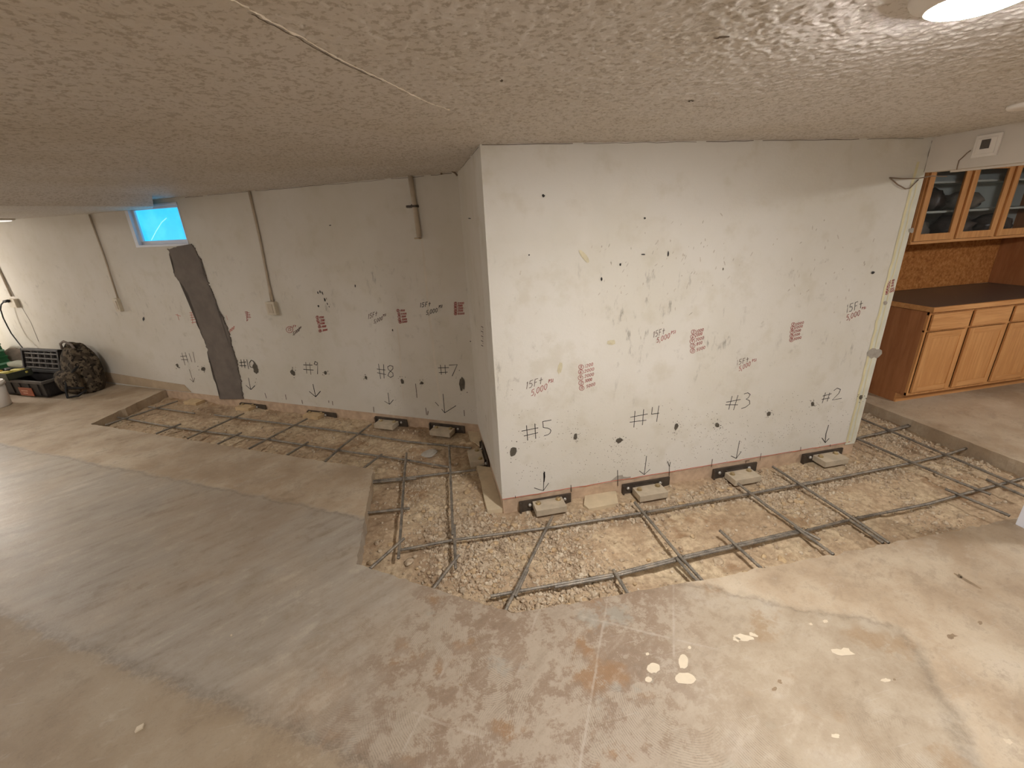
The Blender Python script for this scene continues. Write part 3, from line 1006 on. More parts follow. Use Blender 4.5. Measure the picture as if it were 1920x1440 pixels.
def patch(wall, x, y, rx, ry, rot=0.0, m='mortar_dark', name='mortar_patch', label=None, spl=0):
    fn, nr, par = WALLS[wall]
    bm = bmesh.new()
    blob(bm, fn, nr, x, y, rx, ry, rot, thick=0.002)
    for _ in range(spl):
        a = RNG.uniform(0, 6.28)
        d = RNG.uniform(1.3, 2.6)
        blob(bm, fn, nr, x + rx * d * math.cos(a), y + ry * d * math.sin(a), RNG.uniform(.4, 1.1), RNG.uniform(.4, 1.2), 0, 6)
    o = obj(name, bm, m, par)
    if label:
        o['label'] = label


for a in [(962, 847, 6.5, 8, 0.5), (1079, 819, 4, 5, 0.4), (1161, 826, 6.5, 4.5, 0), (1268, 800, 4, 6, 0.3), (1345, 797.5, 4, 4.5, 0.2),
          (1442, 776, 4, 4, 0), (1524, 757, 3.4, 3.4, 0), (1614, 745, 4, 4, 0)]:
    patch('n', *a, m='mortar_dark', spl=9)
patch('n', 1640, 662, 13, 10, -0.7, 'mortar_pale', label='larger pale grey patch near the wall end')
patch('n', 1660, 568, 3.5, 4.5, 0.2, 'mortar_pale')
patch('n', 1709, 432, 5.5, 4.5, -0.4, 'mortar_pale')
for a in [(479, 691, 5, 10, -0.3), (549, 699, 4, 5, -0.3), (610, 699, 3, 3, 0), (686, 708, 2.6, 3, 0), (754, 715, 3, 5, -0.5), (791, 718, 2.4, 3.4, -0.3),
          (866, 720, 5, 13, -0.1), (381, 692, 5, 3.4, 0.4), (332.5, 685, 2, 3.4, -0.4)]:
    patch('b', *a, m='mortar_dark', spl=5)
for a in [(1019, 367, 2.6, 3), (1209, 409, 1.8, 2), (1253, 476, 1.5, 4.5), (1637, 511, 3, 3), (992, 478, 1.2, 1.2), (1163, 496, 2, 2.2), (1206, 477, 3.5, 1.4), (1128, 523, 1.6, 4)]:
    patch('n', *a, m='ink', name='wall_hole')
for a in [(619, 422.5, 2.2, 0.9), (666, 536, 1, 2.4), (773, 384, 2.5, 1.5), (269, 598, 1.8, 4), (736, 619, 1, 2), (882, 640, 1, 1)]:
    patch('b', *a, m='ink', name='wall_hole')
patch('r', 880.5, 409.5, 3, 1, 0, 'ink', 'wall_hole')
# black scrape above number 9's list
fn, nr, par = WALLS['b']
bm = bmesh.new()
for x, y, rx, ry in [(596, 549, 1, 3), (600, 547, 1.2, 2.6), (604, 549, 1, 2.5), (609, 562, 1.4, 4), (597, 574, 1.5, 2.5), (605, 551, .8, 2), (614, 570, .8, 2.5), (612, 560, .6, 2), (617, 575, .6, 1.5)]:
    blob(bm, fn, nr, x, y, rx, ry, -0.3, 7)
obj('scrape_mark', bm, 'ink', par)['label'] = 'black scrape above the pressure list'
# faint brown smears and rubs on the near wall
fn, nr, par = WALLS['n']
bm = bmesh.new()
for _ in range(120):
    cx = RNG.choice([1300, 1150, 1480, 1560, 1250], p=[.35, .25, .15, .15, .1])
    x = RNG.normal(cx, 60)
    y = RNG.normal(500, 45)
    if not (930 < x < 1640 and 400 < y < 640):
        continue
    blob(bm, fn, nr, x, y, RNG.uniform(.5, 1.2), RNG.uniform(1.5, 5.0), RNG.normal(0.35, 0.3), 6, off=0.0008)
obj('scuff_mark', bm, 'scuff', par)
bm = bmesh.new()
for _ in range(420):
    cx, cy, sx, sy = [(1070, 810, 25, 22), (1160, 840, 25, 18), (1270, 795, 22, 25), (990, 820, 25, 40), (1345, 800, 25, 15), (1400, 830, 30, 15), (1230, 870, 60, 14), (1500, 770, 40, 20)][RNG.integers(0, 8)]
    x, y = RNG.normal(cx, sx), RNG.normal(cy, sy)
    if y > 925 - (x - 938) * 0.172 or x < 935:
        continue
    blob(bm, fn, nr, x, y, RNG.uniform(.35, 1.1), RNG.uniform(.35, .9), 0, 5, off=0.0009)
obj('paint_chip', bm, plain('pale_pit', lin(136, 126, 110), .9), par)['kind'] = 'stuff'
patch('n', 1095, 480, 4.5, 15, -0.55, 'stain', 'stain_mark')
patch('n', 1146, 642, 7, 5, 0, 'stain', 'stain_mark')
patch('n', 1050, 690, 4, 12, 0.1, 'stain', 'stain_mark')
# chipped paint showing grey above the chalk line
bm = bmesh.new()
poly = Q([(605, 415), (735, 310), (840, 290), (850, 325), (930, 330), (985, 320), (985, 355), (740, 405)], 1080, 860, 9.6)
vs = [bm.verts.new(near(x, y, 0.0013)) for x, y in poly]
bm.faces.new(vs)
obj('bare_patch', bm, 'mortar_pale', near_wall)['label'] = 'grey bare patch where paint chipped off'
# yellowed strip near the wall end
xs0 = near(1667, 500).x
bm = bmesh.new()
ribbon(bm, [V(xs0 + .016 + RNG.normal(0, .003), YN - .0018, z) for z in np.arange(0.005, 2.0, .06)], .02, V(0, -1, 0))
ribbon(bm, [V(xs0 + .054 + RNG.normal(0, .003), YN - .0018, z) for z in np.arange(0.005, 1.9, .06)], .008, V(0, -1, 0))
obj('glue_strip', bm, 'tape', near_wall)['label'] = 'yellowed glue lines near the wall end'
bm = bmesh.new()
ribbon(bm, [V((xs0 + XR) / 2, YN - .0007, 0.0), V((xs0 + XR) / 2, YN - .0007, 1.93)], XR - xs0 - .012, V(0, -1, 0))
obj('bare_strip', bm, plain('greenish_white_bare_strip', lin(205, 203, 186), .8, 0, .09, 9, .003), near_wall)['label'] = 'paler greenish strip at the wall end'

# grey mortar strip below the window
right = [(357.5, 457.5), (367, 470), (375, 490), (382.5, 515), (392.5, 537.5), (402.5, 562.5), (410, 585), (420, 600), (425, 615), (431, 635), (435, 655), (442.5, 672.5), (447.5, 700), (452, 718), (455, 745), (456, 748)]
left = [(412, 748), (410, 732), (403, 712), (397, 695), (392, 674), (387, 647), (380, 630), (371, 612), (365, 589), (359.6, 572), (354, 555), (345, 539), (330, 520), (325, 511), (326, 500), (320, 480), (314, 467.5), (332, 462)]


def ragged(pl, step=2.2, amp=1.1):
    out = []
    for (ax, ay), (bx_, by) in zip(pl, pl[1:]):
        n = max(1, int(math.hypot(bx_ - ax, by - ay) / step))
        for i in range(n):
            t = i / n
            out.append((ax + (bx_ - ax) * t + RNG.normal(0, amp), ay + (by - ay) * t + RNG.normal(0, amp * .5)))
    out.append(pl[-1])
    return out


poly = ragged(right) + ragged(left)
bm = bmesh.new()
poly_prism(bm, [back(x, y, 0.009) for x, y in poly], NB * 0.012)
bmesh.ops.recalc_face_normals(bm, faces=bm.faces)
o = obj('mortar_strip', bm, 'mortar', back_wall)
o['label'] = 'ragged strip of grey mortar below the window'
# dusty band at the foot of the wall on the left
bm = bmesh.new()
poly_prism(bm, [back(x, y, 0.012) for x, y in [(357, 735.5), (344, 722), (300, 715.5), (250, 707), (190, 697), (100, 684), (20, 672), (20, 686), (110, 703), (190, 714), (300, 729)]], NB * 0.014)
bmesh.ops.recalc_face_normals(bm, faces=bm.faces)
bb = obj('baseboard_back', bm, 'dust_band')
tag(bb, 'dusty tan band at the foot of the back wall', kind='structure')

# ------------------------------------------------------------------ trench: footing, dirt, gravel, stones
TZ = -0.105
trench_poly = [V(XS + .05, 3.75, 0), V(XS + .05, 1.41, 0), V(2.99, 1.41, 0), V(1.26, 1.45, 0), V(0.22, 1.49, 0), V(-0.58, 2.04, 0), V(-0.57, 3.07, 0), V(-3.55, 4.84, 0),
               V(-3.30, 5.76, 0), bw(4.25, 0, -0.05), bw(0, 0, -0.05) + V(0.05, 0.0, 0), V(XC + .05, YN + .04, 0), V(XR + .0, YN + .04, 0), V(XR - .02, 3.75, 0)]
TP = np.array([(p.x, p.y) for p in trench_poly])


def inside(P, poly):
    x, y = P[:, 0], P[:, 1]
    c = np.zeros(len(P), bool)
    n = len(poly)
    for i in range(n):
        x0, y0 = poly[i]
        x1, y1 = poly[(i + 1) % n]
        m = ((y0 > y) != (y1 > y)) & (x < (x1 - x0) * (y - y0) / (y1 - y0 + 1e-12) + x0)
        c ^= m
    return c


CLEAR = []     # (x, y, radius, depth): hollows where things show


def dirt_h(x, y):
    x, y = np.asarray(x, float), np.asarray(y, float)
    h = TZ + 0.030 * vnoise(x, y, 2.3, 1) + 0.022 * vnoise(x, y, 6, 2) + 0.014 * vnoise(x, y, 16, 3) + 0.010 * vnoise(x, y, 38, 4) + 0.006 * vnoise(x, y, 70, 5)
    for cx, cy, rr, dp in CLEAR:
        d2 = ((x - cx) ** 2 + (y - cy) ** 2) / rr ** 2
        h = h + (dp - h) * np.exp(-d2 ** 2)
    return h


# dirt slopes lower around the brackets and the footing corners
PIERS = [  # wall, cap centre px, plate centre px, number, dusty
    ('n', (1030, 944), (1023, 935), 5, 'plate'), ('n', (1219, 918), (1212, 908), 4, 'plate'), ('n', (1393, 889), (1379, 878), 3, 'plate'),
    ('n', (1558, 856), (1544, 847), 2, 'plate'), ('r', (892, 853), (908, 856), 6, 'plate'), ('b', (829, 805), (837, 796), 7, 'plate'),
    ('b', (724, 792), (732, 784), 8, 'plate'), ('b', (588, 776), (602, 771), 9, 'plate_dusty'), ('b', (461, 761), (472, 754), 10, 'plate_dusty'),
    ('b', (364, 751), (372, 745), 11, 'plate_dusty')]
for wl, cpx, ppx, num, mm in PIERS:
    c = at_z(*cpx, -0.045)
    CLEAR.append((c.x, c.y, 0.19, -0.118 if mm == 'plate' else -0.095))
FOOT = [
    [(893, 872), (919, 876), (941, 946), (944, 953), (914, 957.5), (909, 939), (900, 895)],
    [(1097, 926), (1155, 920.5), (1159, 943), (1104, 954), (1094.6, 946)],
    [(875, 798), (897, 796), (904, 838), (882, 824)]]
for pl in FOOT[1:]:
    c = at_z(sum(p[0] for p in pl) / len(pl), sum(p[1] for p in pl) / len(pl), -0.09)
    CLEAR.append((c.x, c.y, 0.12, -0.115))
for px in [(905, 890), (912, 920), (925, 945)]:
    c = at_z(*px, -0.09)
    CLEAR.append((c.x, c.y, 0.07, -0.118))

step = 0.011
gx = np.arange(-3.6, 4.1, step)
gy = np.arange(1.38, 5.9, step)
GX, GY = np.meshgrid(gx, gy, indexing='ij')
ok = inside(np.stack([GX.ravel(), GY.ravel()], 1), TP).reshape(GX.shape)
HZ = dirt_h(GX, GY)
idx = -np.ones(GX.shape, int)
idx[ok] = np.arange(ok.sum())
vv = np.stack([GX[ok], GY[ok], HZ[ok]], 1)
q = ok[:-1, :-1] & ok[1:, :-1] & ok[:-1, 1:] & ok[1:, 1:]
ff = np.stack([idx[:-1, :-1][q], idx[1:, :-1][q], idx[1:, 1:][q], idx[:-1, 1:][q]], 1)
me = bpy.data.meshes.new('trench_dirt')
me.from_pydata(vv.tolist(), [], ff.tolist())
me.polygons.foreach_set('use_smooth', [True] * len(me.polygons))
setmat(me, 'dirt')
dirt = bpy.data.objects.new('trench_dirt', me)
COL.objects.link(dirt)
tag(dirt, 'tan dirt in the open trench along the walls', 'dirt', kind='stuff')

for i, pl in enumerate(FOOT):
    bm = bmesh.new()
    poly_prism(bm, [at_z(x, y, -0.085) + V(0, 0, -0.06) for x, y in pl], V(0, 0, 0.06))
    bmesh.ops.recalc_face_normals(bm, faces=bm.faces)
    o = obj('footing', bm, 'footing')
    tag(o, ['sandy concrete footing at the outside corner of the walls', 'flat sandy footing slab between brackets five and four', 'sandy footing in the inside corner of the walls'][i], kind='structure')


def ico(sub):
    b = bmesh.new()
    bmesh.ops.create_icosphere(b, subdivisions=sub, radius=1.0)
    b.verts.ensure_lookup_table()
    vs = np.array([v.co[:] for v in b.verts])
    fs = np.array([[v.index for v in f.verts] for f in b.faces])
    b.free()
    return vs, fs


IV, IFc = ico(1)
IV2, IF2 = ico(2)
TPin = np.array([(p.x, p.y) for p in [V(XS - .02, 3.7, 0), V(XS - .02, 1.48, 0), V(2.99, 1.48, 0), V(1.27, 1.515, 0), V(0.255, 1.565, 0), V(-0.51, 2.085, 0), V(-0.50, 3.12, 0), V(-3.46, 4.88, 0),
                                          V(-3.25, 5.72, 0), bw(4.1, 0, .03), bw(0, 0, .03) + V(-.02, -.02, 0), V(XC - .03, YN - .03, 0), V(XR - .02, YN - .03, 0), V(XR + .03, 3.7, 0)]])


def density(x, y):
    """how thickly gravel lies"""
    d = 0.22 + 1.2 * np.clip(vnoise(x, y, 1.6, 21) + 0.12, 0, 1) + 0.9 * np.clip(vnoise(x, y, 4.5, 22), 0, 1)
    d += 1.1 * np.exp(-(((x - 0.15) / .35) ** 2 + ((y - 2.2) / .45) ** 2))
    d += 0.9 * np.exp(-((y - 2.22) / .12) ** 2) * (x > 0.5) * (x < 3.3)
    d += 0.5 * np.exp(-(((x - 0.75) / .2) ** 2 + ((y - 1.85) / .25) ** 2))
    d *= np.where((y > 3.3) & (x < -1.2), 0.6, 1.0)
    for cx, cy, rr, dp in CLEAR[10:]:
        d = d * (1 - 0.97 * np.exp(-(((x - cx) ** 2 + (y - cy) ** 2) / (rr * 1.1) ** 2) ** 2))
    d = np.clip(d, 0, 1.6) / 1.6
    return np.clip((d - .30) / .45, 0.05, 1) ** 1.2


def scatter(n, rmin, rmax, pw):
    out = []
    while len(out) < n:
        P = np.stack([RNG.uniform(-3.5, 4.0, 20000), RNG.uniform(1.45, 5.8, 20000)], 1)
        P = P[inside(P, TPin)]
        # fewer far away, where they are too small to see
        dist = np.hypot(P[:, 0], P[:, 1])
        keep = RNG.random(len(P)) < density(P[:, 0], P[:, 1]) * np.clip(2.9 / dist, 0.35, 1)
        P = P[keep]
        for x, y in P:
            out.append((x, y))
            if len(out) >= n:
                break
    r = rmin * (rmax / rmin) ** (RNG.random(n) ** pw)
    return np.array(out), r


CAPS = []
for wl, cpx, ppx, num, mm in PIERS:
    c = at_z(*cpx, -0.045)
    CAPS.append((c.x, c.y))
CAPS = np.array(CAPS)

NG = 24000
P, r = scatter(NG, 0.003, 0.0145, 2.4)
dcap = np.min(np.hypot(P[:, None, 0] - CAPS[None, :, 0], P[:, None, 1] - CAPS[None, :, 1]), 1)
selk = dcap > 0.10
P, r = P[selk], r[selk]
NG = len(P)
hz = dirt_h(P[:, 0], P[:, 1])
allv = np.zeros((NG, len(IV), 3))
for i in range(NG):
    rot = np.linalg.qr(RNG.normal(size=(3, 3)))[0]
    s = r[i] * RNG.uniform(.65, 1.25, 3)
    allv[i] = ((IV * (1 + RNG.normal(0, .13, (len(IV), 1)))) * s) @ rot + (P[i, 0], P[i, 1], hz[i] + r[i] * .35)
allf = (IFc[None] + (np.arange(NG) * len(IV))[:, None, None]).reshape(-1, 3)
me = bpy.data.meshes.new('gravel')
me.from_pydata(allv.reshape(-1, 3).tolist(), [], allf.tolist())
setmat(me, 'gravel')
g = bpy.data.objects.new('gravel', me)
COL.objects.link(g)
tag(g, 'fine loose gravel strewn over the trench dirt', 'gravel', kind='stuff')

# individual stones: eight shapes, shared meshes
protos = []
for k in range(8):
    rr = np.random.default_rng(100 + k)
    v = IV2.copy()
    for _ in range(9):
        d = rr.normal(size=3)
        d /= np.linalg.norm(d)
        h = rr.uniform(.62, .9)
        pr = v @ d
        v = v - np.clip(pr - h, 0, None)[:, None] * d
    v = v * (1, rr.uniform(.7, 1), rr.uniform(.55, .85))
    me = bpy.data.meshes.new('rubble_stone')
    me.from_pydata(v.tolist(), [], IF2.tolist())
    setmat(me, 'stone')
    protos.append(me)


def stone(x, y, rad, label, group=None, flat=1.0, k=None, name='rubble_stone', rz=None):
    o = bpy.data.objects.new(name, protos[RNG.integers(0, 8) if k is None else k])
    COL.objects.link(o)
    z = float(dirt_h(np.array([x]), np.array([y]))[0])
    o.location = (x, y, z + rad * 0.3 * flat)
    o.rotation_euler = (RNG.uniform(-.3, .3), RNG.uniform(-.3, .3), RNG.uniform(0, 6.28) if rz is None else rz)
    o.scale = (rad, rad, rad * flat)
    tag(o, label, 'stone', group)
    return o


ZONES = [
    (lambda x, y: (x > XR), 'tan stone on dirt in the trench beside the kitchen slab', 'stones beside the kitchen slab'),
    (lambda x, y: (x > XC) & (y > 2.0), 'tan stone among gravel close under the numbered front wall', 'stones under the numbered wall'),
    (lambda x, y: (x > XC) & (y <= 2.0), 'tan stone on dirt among the front trench bars', 'stones among the front trench bars'),
    (lambda x, y: (y < 3.0), 'tan stone on dirt near the outside corner of the trench', 'stones near the outside corner'),
    (lambda x, y: (y >= 3.0), 'tan stone on dirt in the back trench', 'stones in the back trench')]
P, r = scatter(700, 0.013, 0.026, 2.2)
dcap = np.min(np.hypot(P[:, None, 0] - CAPS[None, :, 0], P[:, None, 1] - CAPS[None, :, 1]), 1)
P, r = P[dcap > 0.13], r[dcap > 0.13]
app = r / np.hypot(P[:, 0], P[:, 1])
order = np.argsort(-app)[:275]
for i in order:
    x, y = P[i]
    for fz, lb, gp in ZONES:
        if fz(x, y):
            stone(float(x), float(y), float(r[i]), lb, gp)
            break
for (px, py), rad, fl, lb in [
        ((766, 1055), .034, .8, 'largest tan stone near the front left trench corner'),
        ((697, 1057), .026, .8, 'tan stone against the left trench corner beside a short bar'),
        ((705, 947), .024, .7, 'tan stone casting a curved shadow by the short upper stub'),
        ((732, 1021), .022, .7, 'tan stone left of the diagonal stub in the corner'),
        ((1178, 1088), .036, .5, 'flat tan rock beside the short stub in the front trench'),
        ((1348, 1052), .033, .5, 'flat pale rock below the double bar, left of stub'),
        ((1465, 1052), .028, .6, 'tan rock near the front slab edge under bracket three'),
        ((1400, 1075), .024, .6, 'round tan rock half buried at the front slab edge'),
        ((860, 897), .024, .6, 'pale stone just below the crossing bar at the corner'),
        ((882, 914), .024, .6, 'pale stone in a row beside the corner footing'),
        ((877, 924), .028, .6, 'broad pale stone beside the corner footing'),
        ((1280, 946), .040, .35, 'flat pale concrete chip right of bracket four'),
        ((1620, 975), .022, .6, 'small tan rock below the front double bar on right'),
        ((1478, 894), .04, .4, 'flat tan slab of rubble right of bracket three'),
        ((1520, 878), .032, .5, 'broken tan rubble piece below bracket two')]:
    c = at_z(px, py, TZ)
    stone(c.x, c.y, rad, lb, None, fl)
o = stone(*at_z(805, 853, TZ).xy, .075, 'flat grey concrete shard lying in the inside corner trench', None, .22, 3, 'concrete_shard', 0.3)
o.data = o.data.copy()
setmat(o.data, 'mortar_pale')
# broken rubble chunks between brackets three and two
for i in range(26):
    x, y = RNG.uniform(1.9, 3.2), RNG.uniform(2.18, 2.32)
    if np.min(np.hypot(x - CAPS[:, 0], y - CAPS[:, 1])) < .14:
        continue
    stone(x, y, RNG.uniform(.018, .032), 'angular rubble piece heaped below brackets three and two', 'rubble heaped below brackets three and two', .6)

# ------------------------------------------------------------------ rebar
REBAR_R = 0.0088


def rebar(path, label, z0=-0.05, z1=None, group=None, r=REBAR_R):
    """path: photo pixels of the bar's centre line, dropped on the trench at height z"""
    z1 = z0 if z1 is None else z1
    n = len(path)
    pts = [at_z(x, y, z0 + (z1 - z0) * i / max(1, n - 1)) for i, (x, y) in enumerate(path)]
    fine, rad = [], []
    for a, b in zip(pts, pts[1:]):
        L = (b - a).length
        m = max(2, int(L / 0.006))
        for i in range(m):
            fine.append(a.lerp(b, i / m))
    fine.append(pts[-1])
    for i in range(len(fine)):
        rad.append(r * (1.17 if i % 3 == 0 else 0.95))
    bm = bmesh.new()
    tube(bm, fine, r, 7, True, rad)
    o = obj('rebar', bm, 'rebar', None, True)
    return tag(o, label, 'rebar', group)


LB, UB = -0.058, -0.041     # lower and upper layer
BARS = [
    ([(747, 1032), (853, 1012), (1040, 988), (1208, 961), (1410, 925), (1520, 904)], LB, 'long rebar running under brackets five to three, nearest the numbered wall'),
    ([(1505, 909), (1710, 868), (1775, 852), (1832, 834)], LB, 'rebar continuing the wall-side line right to the kitchen slab'),
    ([(1606, 822), (1660, 809), (1717, 793)], LB, 'short rebar from the wall end to the kitchen slab'),
    ([(1640, 815), (1712, 797)], LB, 'second short rebar lapped beside the one at the wall end'),
    ([(920, 1118), (1150, 1077), (1275, 1045), (1505, 993)], LB, 'long front rebar starting near the front slab point'),
    ([(1040, 1101), (1150, 1081), (1275, 1049), (1500, 998), (1595, 974), (1740, 945), (1800, 928), (1925, 895)], LB, 'long front rebar lapped below the other, running out right'),
    ([(947, 1146), (990, 1060), (1036, 968)], UB, 'slanting rebar from the front slab point to bracket five'),
    ([(966, 1118), (978, 1092), (989, 1068)], UB, 'short rebar lapped on the slanting bar at bracket five'),
    ([(1190, 942), (1275, 1043), (1320, 1092)], UB, 'rebar crossing the front trench from bracket four'),
    ([(1268, 1046), (1300, 1082), (1312, 1092)], UB, 'short rebar lapped on the bar from bracket four'),
    ([(1150, 1069), (1182, 1121)], UB, 'short rebar stub at the front slab below bracket four'),
    ([(1350, 995), (1430, 1068)], UB, 'short rebar stub at the front slab between the long crossings'),
    ([(1384, 907), (1440, 950), (1505, 995), (1538, 1012)], UB, 'rebar crossing the front trench from bracket three'),
    ([(1490, 988), (1563, 1040)], UB, 'ribbed short rebar lapped on the bar from bracket three'),
    ([(1449, 875), (1520, 921), (1600, 972), (1667, 1018)], UB, 'rebar crossing the front trench left of bracket two'),
    ([(1594, 975), (1656, 1018)], UB - .004, 'short rebar lapped on the bar left of bracket two'),
    ([(1773, 917), (1893, 967)], UB, 'short rebar stub by the white post'),
    ([(1604, 821), (1710, 867), (1800, 905), (1857, 927)], UB, 'rebar running from the wall end toward the white post'),
    ([(1612, 784), (1672, 809), (1777, 854), (1925, 917)], UB, 'rebar alongside the kitchen slab edge'),
    ([(1850, 899), (1925, 932)], UB, 'rebar lapped beside the kitchen slab bar at the frame edge'),
    ([(762, 850), (757, 905), (752, 985), (747, 1047)], UB, 'left upright-running rebar in the corner trench'),
    ([(842, 836), (846, 920), (849, 1002)], UB, 'right long rebar in the corner trench, pointing at the camera'),
    ([(852, 985), (854, 1066)], UB, 'short rebar lapped on the end of the right corner bar'),
    ([(696, 902), (762, 896), (892, 881)], LB, 'rebar from the left slab to the return wall'),
    ([(696, 905), (780, 897)], LB - .003, 'short rebar lapped beside the bar to the return wall'),
    ([(685, 962), (768, 953)], LB, 'short rebar stub from the left slab edge'),
    ([(694, 1066), (757, 1010)], UB + .006, 'slanting rebar stub at the left trench corner'),
    ([(812, 1104), (860, 1041)], UB + .006, 'slanting rebar stub at the angled slab edge'),
    ([(279, 763), (365, 775)], LB, 'far left piece of the rear rebar in the back trench'),
    ([(402, 778), (560, 798), (665, 812), (765, 828), (884, 840)], LB, 'long rear rebar in the back trench'),
    ([(218, 782), (312, 799), (383, 809), (504, 824), (625, 843), (760, 862), (843, 876)], LB, 'long front rebar in the back trench'),
    ([(198, 797), (270, 773), (333, 752)], UB, 'first crossing rebar at the left end of the back trench'),
    ([(293, 813), (339, 795)], UB, 'leftmost short stub in the back trench'),
    ([(352, 822), (457, 775)], UB, 'second crossing rebar in the back trench, below bracket ten'),
    ([(407, 833), (453, 811)], UB, 'second short stub in the back trench'),
    ([(467, 841), (576, 785)], UB, 'third crossing rebar in the back trench, below bracket nine'),
    ([(535, 855), (578, 829)], UB, 'third short stub in the back trench'),
    ([(610, 865), (640, 838), (696, 795)], UB, 'fourth crossing rebar in the back trench, below bracket eight'),
    ([(681, 878), (716, 852)], UB, 'fourth short stub in the back trench by the slab corner'),
]
for path, z, lb in BARS:
    rebar(path, lb, z)

# tie wires where bars cross, things of their own
for k, (px, lb) in enumerate([((1208, 962), 'wire tie on the wall-side bar, just below bracket four'), ((1275, 1046), 'wire tie at the first full crossing on the front double bar'),
                              ((1505, 995), 'wire tie at the ribbed lapped bar on the front double bar'), ((1599, 972), 'wire tie at the rightmost full crossing of the front double bar'),
                              ((1376, 1024), 'wire tie holding the short stub between crossings')]):
    c = at_z(*px, (LB + UB) / 2)
    bm = bmesh.new()
    loop = [c + V(0.016 * math.cos(a) * (1 if i % 2 else .9), 0.016 * math.sin(a), 0.014 * math.sin(2 * a + .6)) for i, a in enumerate(np.linspace(0, 6.2, 14))]
    loop += [c + V(.012, -.012, .018), c + V(.016, -.016, .026)]
    tube(bm, loop, .0018, 5)
    tag(obj('tie_wire', bm, 'dark_steel', None, True), lb, 'wire')

# ------------------------------------------------------------------ pier brackets
def hexbolt(parent, x, y, z, r=0.0155, h=0.014):
    bm = bmesh.new()
    lathe(bm, [(r * 1.25, 0), (r * 1.25, .003)], 16, Matrix.Translation((x, y, z)))
    lathe(bm, [(r, .003), (r, h * .8), (r * .85, h)], 6, Matrix.Translation((x, y, z)))
    return obj('bolt', bm, 'bolt', parent)


WHERE = {5: 'steel pier bracket under number five, nearest the outside corner', 4: 'steel pier bracket under number four on the front wall', 3: 'steel pier bracket under number three on the front wall',
         2: 'steel pier bracket under number two at the wall end', 6: 'steel pier bracket on the return wall in the shaded corner', 7: 'steel pier bracket under number seven by the inside corner',
         8: 'steel pier bracket under number eight on the back wall', 9: 'dusty steel pier bracket under number nine', 10: 'dusty steel pier bracket under number ten beside the mortar strip',
         11: 'dirt covered pier bracket left of the mortar strip'}
for wl, cpx, ppx, num, mm in PIERS:
    zc = -0.045 if mm == 'plate' else -0.062
    c = at_z(*cpx, zc)
    if wl == 'n':
        ax, ay = V(1, 0, 0), V(0, 1, 0)
        pc = near(*ppx, 0.014)
    elif wl == 'b':
        ax, ay = -DB, NB
        pc = back(*ppx, 0.014)
    else:
        ax, ay = V(0, -1, 0), V(1, 0, 0)
        pc = ret(*ppx, 0.014)
    rz = math.atan2(ax.y, ax.x)
    # origin: foot of the cap; local x along the wall, y into the wall
    root = empty('pier_bracket', (c.x, c.y, zc - 0.05), WHERE[num], 'bracket', rz, 'steel pier brackets along the walls')
    d = V(pc.x - c.x, pc.y - c.y, 0)
    px, py = d.dot(ax), d.dot(ay)
    cz = 0.05
    hw = 0.105 if mm == 'plate' else 0.10
    bm = bmesh.new()
    box(bm, (-hw, -.058, cz - .046), (hw, .056, cz), None, .002)
    for f in bm.faces:
        f.normal_update()
        f.material_index = 0 if f.normal.z > .5 or mm != 'plate' else 1
    obj('cap_plate', bm, [mm, 'plate_side_shaded'], root)
    if num != 11:
        pz = 0.061
        bm = bmesh.new()
        box(bm, (px - .185, py, cz - .085), (px + .185, py + .012, pz), None, .0015)
        box(bm, (px - .185, py + .0, cz - .085), (px - .173, py - .014, pz - .006))
        obj('wall_plate', bm, 'dark_steel', root)
        bm = bmesh.new()
        box(bm, (-.07, .05, cz - .05), (.07, py, cz - .012))
        obj('bracket_arm', bm, 'dark_steel', root)
        for s in (-1, 1):
            bm = bmesh.new()
            bmesh.ops.create_uvsphere(bm, u_segments=12, v_segments=8, radius=.0125)
            xx = s * (hw + .02)
            if abs(xx - px) > .17:
                xx = px + math.copysign(.165, xx - px)
            for v in bm.verts:
                v.co = V(v.co.x + xx, v.co.y * .8 + py - .008, v.co.z + cz - .02)
            obj('stud', bm, 'stud', root, True)
        hexbolt(root, -.072, .02, cz)
        hexbolt(root, .072, .028, cz)

# ------------------------------------------------------------------ dropped soffit, window, conduits
ZS = 2.045
fb1 = at_z(288, 387, ZS)
fb0 = at_z(-420, 384.5, ZS)
ft1 = at_z(284.5, 364, H)
ft0 = at_z(-420, 346, H)
wb1 = back(286, 390, 0.0)
wb1.z = ZS
wt1 = wb1.copy()
wt1.z = H
far_s = S_LEFT + 0.1
wb0, wt0 = bw(far_s, ZS), bw(far_s, H)
bm = bmesh.new()
vs = [bm.verts.new(p) for p in (fb0, fb1, wb1, wb0, ft0, ft1, wt1, wt0)]
for f in ((0, 1, 2, 3), (4, 7, 6, 5), (0, 4, 5, 1), (1, 5, 6, 2), (2, 6, 7, 3), (3, 7, 4, 0)):
    bm.faces.new([vs[i] for i in f])
bmesh.ops.recalc_face_normals(bm, faces=bm.faces)
for f in bm.faces:
    if f.normal.z < -.9:
        f.material_index = 1
sof = obj('soffit', bm, ['ceiling', 'white_plastic'])
tag(sof, 'low dropped soffit in front of the window', kind='structure')

